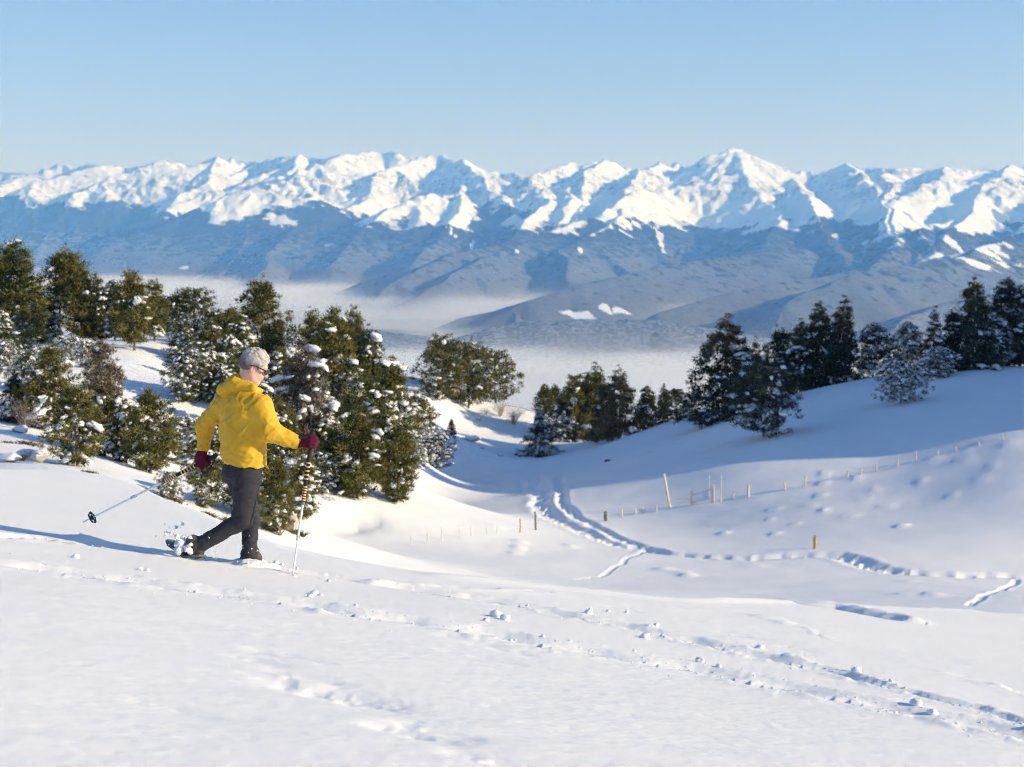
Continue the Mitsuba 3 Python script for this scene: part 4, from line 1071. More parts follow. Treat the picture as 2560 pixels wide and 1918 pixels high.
# sunglasses: two curved lenses, a bar and two temples
glass = []
for s in (-1, 1):
    ang = np.linspace(0, 2 * np.pi, 20, endpoint=False)
    ring = np.stack([.112 - 0.016 * (np.abs(.030 + .030 * np.cos(ang)) / .06) ** 2 * 1.6, s * (.032 + .028 * np.cos(ang)), -.004 + .0185 * np.sin(ang)], 1)
    front, back = np.vstack([ring + [.004, 0, 0], [[.117, s * .032, -.004]]]), np.vstack([ring - [.002, 0, 0], [[.108, s * .032, -.004]]])
    i = np.arange(20)
    ff = np.stack([i, (i + 1) % 20, 0 * i + 20], 1)
    side = np.vstack([np.stack([i, i + 21, (i + 1) % 20], 1), np.stack([(i + 1) % 20, i + 21, (i + 1) % 20 + 21], 1)])
    glass.append((np.vstack([front, back]), np.vstack([ff, ff[:, ::-1] + 21, side])))
for k, (gv, gfc) in enumerate(glass):
    part(W, 'sunglasses__lens', (np.array([hw(q) for q in gv]), gfc), 'dark_lens', smooth=40)
frame = [tube([hw((.112, .006, 0)), hw((.116, 0, .003)), hw((.112, -.006, 0))], .004, 6)]
for s in (-1, 1):
    frame.append(tube([hw((.100, .060 * s, .006)), hw((.092, .074 * s, .006)), hw((.05, .084 * s, .010)), hw((-.005, .089 * s, .012)), hw((-.034, .087 * s, .002))], [.0065, .0075, .0065, .0045, .004], 6))
put(W + '__sunglasses', join(frame), 'black_plastic', smooth=40)


def unit(a):
    return np.asarray(a, float) / np.linalg.norm(a)


def fist(c, axis, wrist, out, h=0.0042):
    """A gloved hand closed round a pole: c is where the pole runs through it, axis points up the pole, out is the side the knuckles are on."""
    ax = unit(axis)
    w = unit(np.asarray(wrist) - c - ax * ((np.asarray(wrist) - c) @ ax))      # towards the wrist
    o = unit(np.cross(ax, w))
    o = o if o @ np.asarray(out) > 0 else -o
    g = lambda a, b, k: c + ax * a + w * b + o * k
    fingers = []
    for i, (a, ln) in enumerate(((.036, 1.0), (.012, 1.06), (-.013, 1.0), (-.036, .86))):
        pts = [g(a, .030, .026), g(a + .002, -.006 * ln, .036), g(a, -.034 * ln, .018), g(a - .002, -.034 * ln, -.012), g(a - .002, -.010, -.028)]
        fingers.append(pts)
    thumb = [g(.030, .040, -.010), g(.050, .016, -.024), g(.054, -.012, -.020)]

    def sdf(p):
        palm = fold([rcone(p, g(.034, .034, .008), g(.030, .046, .004), .027, .026), rcone(p, g(-.032, .034, .008), g(-.022, .050, .004), .025, .026), rcone(p, g(.0, .036, .012), g(0, .052, .006), .030, .030)], .018)
        cuff = rcone(p, g(0, .050, .004), np.asarray(wrist) + 0 * c, .034, .042)
        d = smin(palm, cuff, .015)
        for i, pts in enumerate(fingers):
            r = .0160 if i < 3 else .0140
            fd = fold([rcone(p, x, y, r, r * .95) for x, y in zip(pts[:-1], pts[1:])], .006)
            d = smin(d, fd, .0045)
        td = fold([rcone(p, x, y, .0165, .0150) for x, y in zip(thumb[:-1], thumb[1:])], .006)
        return smin(d, td, .005)
    lo = np.minimum(c, wrist) - .10
    return nets(sdf, lo, np.maximum(c, wrist) + .10, h)


# ---------------------------------------------------------------- the two poles
def pole(key, top, tip, foam0, foam1, joint, basket, label):
    """top and tip are points; foam0, foam1, joint, basket are shares of the length from the top."""
    labels[key] = {'label': label, 'category': 'pole', 'group': 'trekking poles of the walker'}
    ax = tip - top
    at_ = lambda t: top + ax * t
    put(key + '__handle', join([tube([at_(-.004), at_(.008), at_(.03), at_(.06), at_(.10), at_(foam0)], [.012, .021, .017, .019, .0165, .0165], 12), tube([at_(0.0), at_(0.012)], [.019, .022], 12)]), 'black_foam', smooth=40)
    put(key + '__foam_grip', tube([at_(foam0 - .002), at_(foam1)], .0155, 12), 'black_foam', smooth=40)
    n = 6
    for t0, t1, m in ((foam0 + .005, foam0 + .42 * (foam1 - foam0), 5), (foam0 + .62 * (foam1 - foam0), foam1 - .012, 6)):
        for t in np.linspace(t0, t1, m):
            part(key, 'grip_band', tube([at_(t - .0042), at_(t + .0042)], .0172, 12), 'orange_band', smooth=40)
    put(key + '__end_ring', tube([at_(foam1), at_(foam1 + .02)], .0165, 12), 'grey_plastic', smooth=40)
    put(key + '__upper_shaft', tube([at_(foam1), at_(joint)], .0092, 10), 'shaft_metal', smooth=40)
    lk = join([tube([at_(joint - .018), at_(joint + .012)], .0135, 10), tube([at_(joint) + [.012, -.004, 0], at_(joint - .02) + [.017, -.006, 0]], .006, 6)])
    put(key + '__clamp', lk, 'pale_metal', smooth=40)
    put(key + '__lower_shaft', tube([at_(joint), at_(.99)], .0068, 10), 'shaft_metal', smooth=40)
    u = unit(ax)
    s = unit(np.cross(u, [0, 0, 1.0]))
    t = np.cross(u, s)
    B = at_(basket)
    ring = [B + .046 * (math.cos(a) * s + math.sin(a) * t) * (1 + .10 * math.cos(5 * a)) for a in np.linspace(0, 2 * np.pi, 26)]
    spokes = [tube([B, B + .046 * (math.cos(a) * s + math.sin(a) * t)], .0055, 5) for a in np.arange(5) * 2 * np.pi / 5]
    put(key + '__basket', join([tube(ring, .0065, 6), tube([B - u * .014, B + u * .014], .013, 10)] + spokes), 'black_plastic', smooth=40)
    put(key + '__spike', tube([at_(basket), at_(1.0)], [.008, .0035], 8), 'black_plastic', smooth=40)
    return at_, u


yt = float(plane_y(732, 1437)[0])
tipR = at(732, 1437, yt)
topR = P(782, 1080, -.12)
tipR = tipR + unit(tipR - topR) * 0.05
LR = np.linalg.norm(tipR - topR)
frac = lambda py: (py - 1080) / (1437 - 1080) * (LR - .05) / LR
atR, uR = pole('trekking_pole', topR, tipR, frac(1156), frac(1255), frac(1347), .985, 'trekking pole planted upright in the snow, held by the front hand')
topL = P(541, 1138, .165)
tipL = P(207, 1306, .30)
fl = lambda px: (541 - px) / (541 - 207)
atL, uL = pole('trekking_pole_001', topL, tipL, fl(488), fl(412), fl(333), fl(231), 'trekking pole trailing behind in the air with its black basket, held by the rear hand')
cR = atR(frac(1106))
put(W + '__glove', fist(cR, -uR, R_WR, [0, -1, 0]), 'wine_fleece', smooth=True)
tag(W + '__glove', 'wine red fleece glove of the front hand, in sunlight')
cL = atL(fl(508))
put(W + '__glove_001', fist(cL, -uL, L_WR, [-.3, -1, 0]), 'wine_fleece', smooth=True)
tag(W + '__glove_001', 'wine red fleece glove of the rear hand, in shade')
strapR = [atR(.012), atR(.03) + [-.03, -.03, .0], cR + (R_WR - cR) * .75 + [0, -.035, .045], cR + (R_WR - cR) * .95 + [0, -.02, .05], cR + (R_WR - cR) * .8 + [0, .03, .04], atR(.02) + [-.01, .03, 0]]
put('trekking_pole__strap', tube(strapR, [.007, .010, .013, .013, .010, .007], 6), 'black_plastic', smooth=60)
strapL = [atL(.01), atL(.02) + [.005, -.02, -.04], atL(.06) + [.0, -.03, -.10], atL(.08) + [-.01, -.02, -.115], atL(.09) + [-.03, .02, -.07], atL(.03) + [-.01, .03, -.02]]
put('trekking_pole_001__strap', tube(strapL, [.007, .012, .016, .016, .012, .007], 6), 'black_plastic', smooth=60)

# ---------------------------------------------------------------- boots, snowshoes and the snow caked on them
toeR, heelR = P(489, 1392, -.12), P(470, 1350, -.11)


def rear_boot(p):
    d = fold([rcone(p, R_AN, heelR + (R_AN - heelR) * .35, .050, .046), rcone(p, heelR + (R_AN - heelR) * .3, toeR + [.018, 0, .02], .046, .038), rcone(p, R_AN, toeR + [.03, 0, .045], .048, .040)], .03)
    return d + .003 * fn3(p, .02, 21, 2)


v, f = nets(rear_boot, np.minimum(toeR, heelR) - .12, np.maximum(np.maximum(toeR, heelR), R_AN) + .12, .0065)
put(W + '__boot', (v, f), 'boot_leather', smooth=True)
bL = P(624, 1398, .10)


def front_boot(p):
    d = fold([rcone(p, L_AN, bL + [-.015, 0, .0], .056, .052), rcone(p, bL + [-.03, 0, -.005], bL + [.062, .01, .0], .050, .042), rcone(p, L_AN, bL + [.05, .01, .03], .05, .036)], .03)
    return d


v, f = nets(front_boot, bL - [.16, .14, .14], bL + [.20, .14, .18], .0065)
put(W + '__boot_001', (v, f), 'boot_leather', smooth=True)


def snowshoe(key, toe, tail, normal):
    """A moulded snowshoe: deck with slots, rim, heel plate, binding strap and crampon teeth."""
    L = tail - toe
    ln = np.linalg.norm(L)
    a = L / ln
    n = unit(normal - a * (normal @ a))
    s = np.cross(a, n)
    t = np.linspace(0, 1, 15)
    wdt = np.interp(t, [0, .08, .25, .5, .8, 1], [.03, .075, .098, .082, .080, .030])
    rim = [toe + a * ln * x + s * w + n * (.05 * max(0, .18 - x) / .18) for x, w in zip(t, wdt)] + [toe + a * ln * x - s * w + n * (.05 * max(0, .18 - x) / .18) for x, w in zip(t[::-1], wdt[::-1])]
    put(key + '__rim', tube(rim + rim[:2], .011, 7), 'snowshoe_plastic', smooth=40)
    deck = []
    for x0, x1 in ((.05, .18), (.24, .44), (.52, .60), (.66, .74), (.80, .94)):
        c = [toe + a * ln * x + s * w * q + n * (.05 * max(0, .18 - x) / .18 + k) for k in (-.005, .005) for x, w in ((x0, np.interp(x0, t, wdt)), (x1, np.interp(x1, t, wdt))) for q in (-1, 1)]
        deck.append((np.array(c), np.array([[0, 1, 3], [0, 3, 2], [4, 7, 5], [4, 6, 7], [0, 4, 5], [0, 5, 1], [2, 3, 7], [2, 7, 6], [0, 2, 6], [0, 6, 4], [1, 5, 7], [1, 7, 3]])))
    put(key + '__deck', join(deck), 'snowshoe_plastic')
    for sg in (-1, 1):
        part(key, 'side_rail', tube([toe + a * ln * .30 + s * sg * .045 - n * .012, toe + a * ln * .92 + s * sg * .045 - n * .012], .009, 6), 'orange_band' if sg > 0 else 'snowshoe_plastic', smooth=40)
        for x in (.25, .34):
            b = toe + a * ln * x + s * sg * .04
            part(key, 'crampon_tooth', tube([b - n * .008, b - n * .036], [.010, .003], 5), 'grey_plastic')
    part(key, 'heel_lifter', tube([toe + a * ln * .70 + s * .03 + n * .015, toe + a * ln * .70 - s * .03 + n * .015], .010, 6), 'orange_band', smooth=40)
    for x in (.30, .42):
        part(key, 'binding_strap', tube([toe + a * ln * x + s * .06, toe + a * ln * x + s * .05 + n * .05, toe + a * ln * x + n * .085, toe + a * ln * x - s * .05 + n * .05, toe + a * ln * x - s * .06], .008, 6), 'black_plastic', smooth=40)


snowshoe(W + '__snowshoe', P(500, 1404, -.17), P(424, 1352, .12), np.array([.55, -.25, .8]))
snowshoe(W + '__snowshoe_001', bL + [.16, .02, -.105], bL + [-.36, -.02, -.06], np.array([0, 0, 1.0]))
rngs = np.random.default_rng(77)
cake_pts = [(P(rngs.uniform(440, 482), rngs.uniform(1342, 1390), -.12 + rngs.uniform(-.10, .16)), rngs.uniform(.013, .027)) for _ in range(40)]


def cake(p):
    d = np.full(p.shape[:-1], 9.0)
    for c, r in cake_pts:
        d = smin(d, np.linalg.norm((p - c) * [1, .8, 1.1], axis=-1) - r, .018)
    return d + .016 * fn3(p, .020, 31, 3)


v, f = nets(cake, P(432, 1404, 0) - [0, .28, .02], P(496, 1330, 0) + [0, .16, .02], .0065)
put(W + '__caked_snow', (v, f), 'clump_snow', smooth=True)
tag(W + '__caked_snow', 'snow clinging to the lifted rear snowshoe', kind='stuff')
mound_c = P(628, 1410, .02)


def mound(p):
    d = fold([ellip(p, mound_c + [-.02, .0, -.045], (.15, .13, .085)), ellip(p, mound_c + [.10, .03, -.06], (.12, .14, .06)), ellip(p, mound_c + [-.15, .02, -.06], (.12, .14, .05))], .03)
    return d + .012 * fn3(p, .045, 33, 3)


v, f = nets(mound, mound_c - [.32, .22, .16], mound_c + [.28, .22, .09], .0075)
put('snow_heap', (v, f), 'clump_snow', smooth=True)
tag('snow_heap', 'fresh heap of snow ploughed up over the front boot', 'snow heap')
cs, sz = [], []
for _ in range(45):
    cs.append(P(rngs.normal(436, 16), rngs.normal(1338, 12), rngs.uniform(-.2, .2)))
    sz.append([rngs.uniform(.003, .007) * (1 + 1.2 * (rngs.random() > .88))] * 3)
for _ in range(40):
    cs.append(P(rngs.uniform(405, 660), rngs.uniform(1340, 1410), rngs.uniform(-.25, .1)))
    sz.append([rngs.uniform(.003, .008)] * 3)
put('snow_spray', blobs(np.array(cs), np.array(sz), rngs, rough=.35), 'clump_snow', smooth=True)
tag('snow_spray', 'bits of snow thrown up behind the rear snowshoe', 'snow', kind='stuff')


# ---------------------------------------------------------------- materials of the walker and his things
def cloth(c0, c1, scale):
    return lambda p, n, uv: mikit.mix(c0, c1, mikit.fbm(p.x * scale, p.y * scale, p.z * scale, 3))


scene['jacket_cloth'] = two({'type': 'principled', 'base_color': mikit.proc(cloth((0.56, 0.325, 0.020), (0.66, 0.395, 0.028), 9)), 'roughness': 0.62, 'specular': 0.28, 'sheen': 0.3})
scene['trouser_cloth'] = two({'type': 'principled', 'base_color': mikit.proc(cloth((0.027, 0.027, 0.035), (0.042, 0.041, 0.052), 16)), 'roughness': 0.75, 'specular': 0.2, 'sheen': 0.15})
scene['wine_fleece'] = two({'type': 'principled', 'base_color': mikit.proc(cloth((0.080, 0.009, 0.026), (0.115, 0.013, 0.036), 60)), 'roughness': 0.95, 'specular': 0.1, 'sheen': 0.25})
scene['skin'] = two({'type': 'principled', 'base_color': {'type': 'mesh_attribute', 'name': 'vertex_color'}, 'roughness': 0.5, 'specular': 0.35})
scene['hair_fibre'] = two({'type': 'principled', 'base_color': {'type': 'mesh_attribute', 'name': 'vertex_color'}, 'roughness': 0.6, 'specular': 0.3})
scene['dark_lens'] = two({'type': 'principled', 'base_color': {'type': 'rgb', 'value': [0.02, 0.02, 0.025]}, 'roughness': 0.12, 'specular': 0.6})
scene['black_plastic'] = two({'type': 'principled', 'base_color': {'type': 'rgb', 'value': [0.022, 0.024, 0.028]}, 'roughness': 0.45, 'specular': 0.4})
scene['black_foam'] = two({'type': 'principled', 'base_color': {'type': 'rgb', 'value': [0.03, 0.03, 0.033]}, 'roughness': 0.85, 'specular': 0.2})
scene['orange_band'] = two({'type': 'principled', 'base_color': {'type': 'rgb', 'value': [0.82, 0.50, 0.22]}, 'roughness': 0.6, 'specular': 0.3})
scene['grey_plastic'] = two({'type': 'principled', 'base_color': {'type': 'rgb', 'value': [0.16, 0.17, 0.18]}, 'roughness': 0.45, 'specular': 0.4})
scene['pale_metal'] = two({'type': 'principled', 'base_color': {'type': 'rgb', 'value': [0.62, 0.63, 0.62]}, 'roughness': 0.4, 'specular': 0.5})
scene['shaft_metal'] = two({'type': 'principled', 'base_color': {'type': 'rgb', 'value': [0.84, 0.85, 0.84]}, 'roughness': 0.4, 'metallic': 0.0, 'specular': 0.5})
scene['boot_leather'] = two({'type': 'principled', 'base_color': mikit.proc(cloth((0.035, 0.033, 0.034), (0.10, 0.095, 0.09), 30)), 'roughness': 0.7, 'specular': 0.3})
scene['snowshoe_plastic'] = two({'type': 'principled', 'base_color': {'type': 'rgb', 'value': [0.09, 0.10, 0.11]}, 'roughness': 0.45, 'specular': 0.4})

# ---------------------------------------------------------------- fence posts, gate, rocks, shrubs, tufts, lumps of snow
def post(name, foot, h, r, mat, label, cat, group=None, lean=(0, 0), seed=0):
    rng = np.random.default_rng(seed)
    key = numbered(name)
    top = foot + np.array([lean[0], lean[1], h])
    k = np.linspace(0, 1, 6)
    pts = foot + (top - foot) * k[:, None] - np.array([0, 0, 0.3]) * (1 - k[:, None]) + rng.normal(0, .008, (6, 3))
    put(key, tube(pts, r * np.array([1.1, 1.05, 1, 1, .98, .9]) * (1 + rng.normal(0, .04, 6)), 8), mat, smooth=40)
    tag(key, label, cat, group)
    return key, top


def px_h(foot, npx):
    return npx * foot[1] / FPX * 1.02


NTH = ['first', 'second', 'third', 'fourth', 'fifth', 'sixth', 'seventh', 'eighth', 'ninth', 'tenth', 'eleventh', 'twelfth']
POSTS = [NTH[k] + ' short pale post right of the dark post, before the leaning pole' for k in range(4)] + ['small pale post between the gate and the stout post'] + [NTH[k] + ' pale post uphill of the stout post on the right slope fence' for k in range(11)]
row = 'fence posts along the right slope'
for i, (px, py, n) in enumerate([(1555, 1293, 22), (1588, 1288, 17), (1608, 1284, 16), (1640, 1281, 16), (1832, 1246, 16), (1962, 1226, 21), (2013, 1219, 30), (2118, 1197, 20), (2153, 1189, 17), (2190, 1181, 20), (2243, 1168, 22), (2290, 1152, 24), (2344, 1142, 17), (2388, 1131, 14), (2448, 1116, 12), (2505, 1099, 10)]):
    g = ground(px, py, 30)
    post('fence_post', g, px_h(g, n), .050, 'pale_wood', POSTS[i], 'fence post', row, (.03 * math.sin(i * 2.1), 0), i)
g = ground(1514, 1303, 30)
post('fence_post', g, px_h(g, 24), .10, 'dark_wood', 'dark thick post at the lower left end of the right fence row', 'fence post', row, seed=31)
g = ground(1870, 1241, 30)
post('fence_post', g, px_h(g, 29), .085, 'pale_wood', 'stout pale post right of the gate with a blue snow hollow at its foot', 'fence post', row, seed=32)
g = ground(1676, 1266, 30)
post('marker_pole', g, px_h(g, 82), .075, 'pale_wood', 'tall leaning pale pole left of the small wooden gate', 'pole', None, (-.42, 0), 33)
g = ground(1802, 1256, 30)
post('marker_pole', g, px_h(g, 66), .035, 'pale_wood', 'thin upright rod right behind the small wooden gate', 'pole', None, seed=34)
g = ground(1775, 1250, 30)
post('marker_pole', g + [0, .5, 0], px_h(g, 58), .03, 'pale_wood', 'thin rod rising above the right gate post', 'pole', None, seed=35)
g = ground(2037, 1372, 26)
post('trail_post', g, px_h(g, 33), .085, 'ochre_wood', 'single ochre wooden post standing above the trodden trail', 'post', None, seed=36)
lrow = 'faint fence posts left of the trail'
for i, (px, py, n) in enumerate([(1027, 1362, 22), (1069, 1360, 25), (1104, 1350, 34), (1148, 1345, 27), (1178, 1340, 24), (1216, 1338, 20), (1243, 1335, 20)]):
    g = ground(px, py, 30)
    post('fence_post', g, px_h(g, n), .020, 'grey_wood', NTH[i] + ' thin greyish post from the left in the faint fence row left of the trail', 'fence post', lrow, (.02 * math.sin(i * 3.0), 0), 50 + i)
g = ground(1300, 1332, 30)
post('fence_post', g, px_h(g, 36), .035, 'ochre_wood', 'thin ochre post left of the dark post beside the trail', 'fence post', lrow, seed=61)
g = ground(1340, 1326, 30)
post('fence_post', g, px_h(g, 48), .045, 'dark_wood', 'dark greenish post at the left side of the trail bend', 'fence post', lrow, (-.05, 0), 62)
g0, g1, g2 = ground(1728, 1266, 30), ground(1782, 1257, 30), ground(1690, 1262, 30)
gate = 'gate'
labels[gate] = {'label': 'small wooden gate of two posts and two rails in the fence on the right slope', 'category': 'gate'}
for gg, n in ((g0, 38), (g1, 45)):
    h = px_h(gg, n)
    part(gate, 'post', tube([gg - [0, 0, .3], gg + [0, 0, h * .5], gg + [0, 0, h]], [.09, .085, .08], 8), 'pale_wood', smooth=40)
for z0, z1 in ((.72, .78), (.22, .30)):
    a, b = g0 + [0, -.06, px_h(g0, 38) * z0], g1 + [0, -.06, px_h(g1, 45) * z1]
    part(gate, 'rail', tube([a - (b - a) * .03, b + (b - a) * .03], .045, 6), 'pale_wood', smooth=40)
part(gate, 'side_rail', tube([g2 + [0, 0, .35], g0 + [0, .05, .42]], .035, 6), 'grey_wood', smooth=40)


def rock(key, c, r, seed, mat='limestone', label=None, cat='rock', group=None, squash=(1, 1, .8)):
    m = trimesh.creation.icosphere(3)
    v = np.array(m.vertices)
    n = 1 + .30 * (2 * meshkit.fbm(v * 1.3 + seed * 7.1, 3, seed) - 1) + .10 * (2 * meshkit.fbm(v * 4 + seed, 2, seed + 3) - 1)
    v = v * n[:, None]
    rng = np.random.default_rng(seed)
    for _ in range(7):                                          # flat broken faces
        d = unit(rng.normal(size=3))
        lim = rng.uniform(.62, .85)
        ex = np.maximum(v @ d - lim, 0)
        v = v - ex[:, None] * d * .9
    put(key, (v * np.array(r) * np.array(squash) + c, np.array(m.faces)), mat, smooth=25)
    if label:
        tag(key, label, cat, group)


for i, (px, py, w, h, label) in enumerate([(92, 1160, 24, 34, 'pale rock slab at the foot of the left outcrop, nearest the blue shadow'), (55, 1150, 26, 26, 'pale rock under a brown grass tuft at the left edge outcrop'), (15, 1158, 30, 22, 'half buried pale rock at the left edge of the picture'), (45, 1085, 24, 20, 'rounded pale boulder below the bare shrub on the left'), (120, 1108, 16, 14, 'small pale stone half in snow below the left thicket'),
                                             (690, 1322, 34, 95, 'upright pale limestone rock behind the walker, knee high'), (660, 1322, 26, 60, 'pale rock leaning against the upright limestone behind the legs'), (722, 1332, 24, 55, 'pale stone right of the upright limestone near the front pole'),
                                             (1179, 1104, 22, 18, 'round beige boulder on the bright slope under the knoll'), (1250, 1140, 10, 5, 'flat stone in the snow below the round boulder'), (1205, 1122, 8, 4, 'tiny stone just right of the round boulder'), (1080, 1040, 9, 6, 'small stone on the upper bright slope'), (1195, 1050, 12, 8, 'low beige stone under the middle knoll pine')]):
    g = ground(px, py, 27)
    s = g[1] / FPX
    rock(numbered('rock'), g + [0, 0.3, h * s * .42], (w * s, w * s * .9, h * s * .62), 20 + i, label=label)
g = ground(1520, 1153, 40)
rock(numbered('rock'), g, (.32, .3, .22), 60, 'dark_stone', 'small dark stump like stone alone on the shaded slope')


def bare_shrub(c, H, W_, n, seed, mat, label, group=None, name='bare_shrub'):
    rng = np.random.default_rng(seed)
    key = numbered(name)
    labels[key] = {}
    stems, twigs = [], []
    for _ in range(n):
        a, sp = rng.uniform(0, 2 * np.pi), rng.uniform(.15, 1)
        tip = c + np.array([W_ * sp * math.cos(a), W_ * sp * math.sin(a), H * rng.uniform(.55, 1)])
        mid = c + (tip - c) * .5 + [0, 0, H * .12] + rng.normal(0, .04 * H, 3)
        stems.append(tube([c + rng.normal(0, .05 * W_, 3) * [1, 1, 0], mid, tip], [.012 * H + .004, .009 * H, .004], 4))
        for _ in range(6):
            b = c + (tip - c) * rng.uniform(.4, 1) + [0, 0, H * .06]
            e = b + rng.normal(0, .14 * H, 3) + [0, 0, .10 * H]
            twigs.append(tube([b, .5 * (b + e) + rng.normal(0, .02 * H, 3), e], [.005 * H, .004 * H, .002 * H], 3))
    put(key + '__stem', join(stems), mat)
    put(key + '__twigs', join(twigs), mat)
    labels[key + '__twigs'] = {'kind': 'stuff'}
    labels[key + '__stem'] = {'kind': 'stuff'}
    tag(key, label, 'shrub', group)


for px, py, hp, wp, n, mat, label in [(62, 1078, 80, 40, 26, 'grey_twig', 'leafless grey shrub above the pale boulder at the left edge'), (100, 1060, 60, 34, 18, 'grey_twig', 'leafless twigs beside the left thicket'), (872, 1080, 130, 55, 34, 'grey_twig', 'leafless grey brush in the gap of the big pine group'), (760, 1000, 70, 35, 16, 'grey_twig', 'bare twigs in the upper part of the big pine group'),
                                      (1285, 1062, 46, 42, 34, 'tan_twig', 'tan leafless scrub below the three knoll pines'), (1250, 1042, 40, 34, 26, 'tan_twig', 'tan scrub patch right under the right knoll pine'), (1215, 1038, 20, 22, 16, 'tan_twig', 'small tan scrub left of the larger scrub patch'), (2225, 948, 50, 22, 18, 'tan_twig', 'bare shrub with a pale stem on the right crest'),
                                      (700, 1340, 40, 34, 18, 'tan_twig', 'dry twigs around the upright limestone behind the walker'), (2320, 948, 40, 26, 16, 'grey_twig', 'bare frosted shrub below the large right group')]:
    g = ground(px, py, 27)
    s = g[1] / FPX
    bare_shrub(g, hp * s, wp * s, n, int(px), mat, label)


def tuft(px, py, wp, hp, hue, seed, label, lo=26):
    g = ground(px, py, lo)
    s = g[1] / FPX
    rng = np.random.default_rng(seed)
    n = 160
    b = g + np.stack([rng.normal(0, wp * s * .42, n), rng.normal(0, wp * s * .35, n), np.zeros(n)], -1)
    b[:, 2] = base_height(b[:, 0], b[:, 1]) - .02
    tip = b + np.stack([rng.normal(0, .5, n), rng.normal(0, .5, n), rng.uniform(.5, 1, n)], -1) * hp * s
    sd = rng.normal(size=(n, 3)) * .018
    key = numbered('grass_tuft')
    put(key, (np.stack([b - sd, b + sd, tip], 1).reshape(-1, 3), np.arange(3 * n).reshape(-1, 3)), hue)
    tag(key, label, 'grass', kind='stuff')


for i, (px, py, wp, hp, hue, label) in enumerate([(438, 1253, 26, 12, 'dry_grass', 'olive grass tuft through the snow, first below the raised pole'), (503, 1268, 16, 9, 'dry_grass', 'small grass tuft between two others left of the trousers'), (523, 1290, 20, 11, 'dry_grass', 'olive grass tuft at the snow edge left of the knee'), (345, 1265, 24, 10, 'brown_grass', 'flat brownish bare patch under the raised pole'), (70, 1112, 26, 14, 'brown_grass', 'brown grass on top of the left rock outcrop'), (48, 1152, 14, 14, 'brown_grass', 'brown tuft in front of the left outcrop'), (20, 1108, 18, 8, 'brown_grass', 'brown grass at the left edge above the outcrop'), (225, 1182, 16, 8, 'dry_grass', 'small tuft on the snow edge below the left thicket'), (580, 1310, 26, 20, 'dry_grass', 'grass at the snow edge just left of the legs'), (745, 1338, 20, 16, 'dry_grass', 'grass at the foot of the front pole tree'), (1075, 1045, 8, 6, 'brown_grass', 'tiny brown tuft on the bright upper slope')]):
    tuft(px, py, wp, hp, hue, 300 + i, label)

# lumps of snow thrown out of the tracks: the larger ones single, the crumbs as one
lr = np.random.default_rng(9)
for px, py, r in [(1240, 1545, .075), (1262, 1552, .06), (1612, 1597, .055), (1470, 1536, .05), (1475, 1527, .03), (1215, 1555, .04), (785, 1485, .05), (775, 1492, .035), (802, 1488, .03), (188, 1392, .045), (350, 1422, .035), (368, 1425, .03), (1640, 1568, .04), (1900, 1625, .05), (2140, 1685, .06), (2290, 1770, .06), (1750, 1655, .05), (2330, 1785, .05), (1520, 1530, .03), (1567, 1532, .03), (690, 1408, .04), (705, 1412, .03)]:
    g = fore_line([(px, py)])[0]
    z = float(snow_height(np.array([g[0]]), np.array([g[1]]))[0])
    m = trimesh.creation.icosphere(2)
    v = np.array(m.vertices)
    k = 1 + .45 * (2 * meshkit.fbm(v * 1.7 + px, 3, 3) - 1)
    put(numbered('snow_ground__snow_lump'), (v * k[:, None] * r * .52 * [1.2, 1.1, .8] + [g[0], g[1], z + r * .22], np.array(m.faces)), 'clump_snow', smooth=True)
pts, sizes = [], []
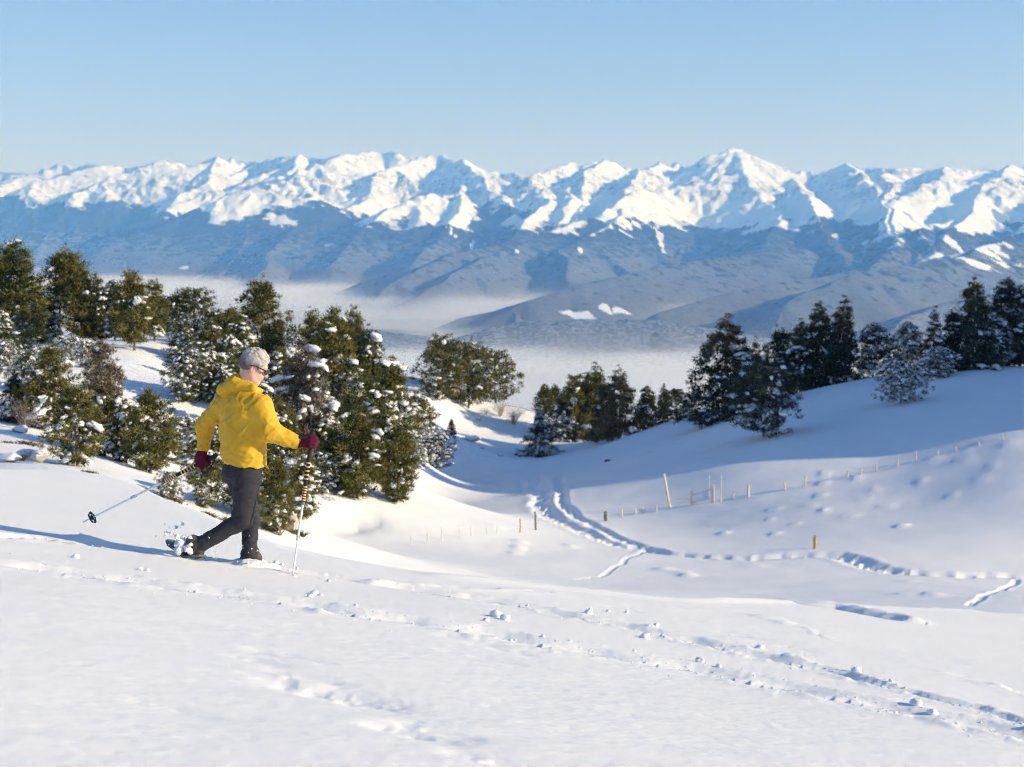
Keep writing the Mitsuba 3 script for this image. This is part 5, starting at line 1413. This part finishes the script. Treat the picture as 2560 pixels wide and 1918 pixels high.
for line, wide, n in ((LOWER, .34, 420), (UPPER, .30, 380)):
    seg = np.linalg.norm(np.diff(line, axis=0), axis=1)
    cum = np.r_[0, np.cumsum(seg)]
    for _ in range(n):
        s = lr.uniform(0, cum[-1])
        c = np.array([np.interp(s, cum, line[:, 0]), np.interp(s, cum, line[:, 1])])
        c = c + lr.normal(0, wide * .55, 2)
        pts.append(c)
        sizes.append(lr.uniform(.003, .008) * (1 + 1.6 * (lr.random() > .95)))
pts, sizes = np.array(pts), np.array(sizes)
zs = snow_height(pts[:, 0], pts[:, 1])
ok = pts[:, 1] > 4
bv, bf = blobs(np.column_stack([pts, zs + sizes * .4])[ok], np.stack([sizes * 1.1, sizes * 1.1, sizes * .8], -1)[ok], lr, I0V, I0F, .3)
put('snow_ground__snow_crumbs', (bv, bf), 'clump_snow', smooth=True)
labels['snow_ground__snow_crumbs'] = {'kind': 'stuff'}


def wood(c0, c1):
    return lambda p, n, uv: mikit.mix(c0, c1, mikit.fbm(p.x * 18, p.y * 18, p.z * 3, 3))


scene['pale_wood'] = two({'type': 'diffuse', 'reflectance': mikit.proc(wood((0.62, 0.56, 0.46), (0.78, 0.73, 0.63)))})
scene['grey_wood'] = two({'type': 'diffuse', 'reflectance': mikit.proc(wood((0.66, 0.64, 0.60), (0.78, 0.76, 0.72)))})
scene['dark_wood'] = two({'type': 'diffuse', 'reflectance': mikit.proc(wood((0.12, 0.13, 0.13), (0.2, 0.2, 0.19)))})
scene['ochre_wood'] = two({'type': 'diffuse', 'reflectance': mikit.proc(wood((0.40, 0.29, 0.13), (0.58, 0.43, 0.22)))})
scene['grey_twig'] = two(diff((0.20, 0.175, 0.15)))
scene['tan_twig'] = two(diff((0.36, 0.29, 0.21)))
scene['dry_grass'] = two(diff((0.15, 0.135, 0.06)))
scene['brown_grass'] = two(diff((0.17, 0.115, 0.075)))
scene['dark_stone'] = two(diff((0.06, 0.06, 0.065)))


def limestone(p, n, uv):
    a = mikit.fbm(p.x * 2.2, p.y * 2.2, p.z * 2.2, 4)
    b = mikit.fbm(p.x * 7, p.y * 7, p.z * 14, 3)
    c = mikit.mix((0.36, 0.33, 0.29), (0.58, 0.55, 0.50), a) * (0.8 + 0.4 * b)
    return mikit.mix(c, (0.86, 0.87, 0.89), mikit.smoothstep(0.45, 0.75, n.z + (a - 0.5) * 0.8))


scene['limestone'] = two({'type': 'diffuse', 'reflectance': mikit.proc(limestone)})
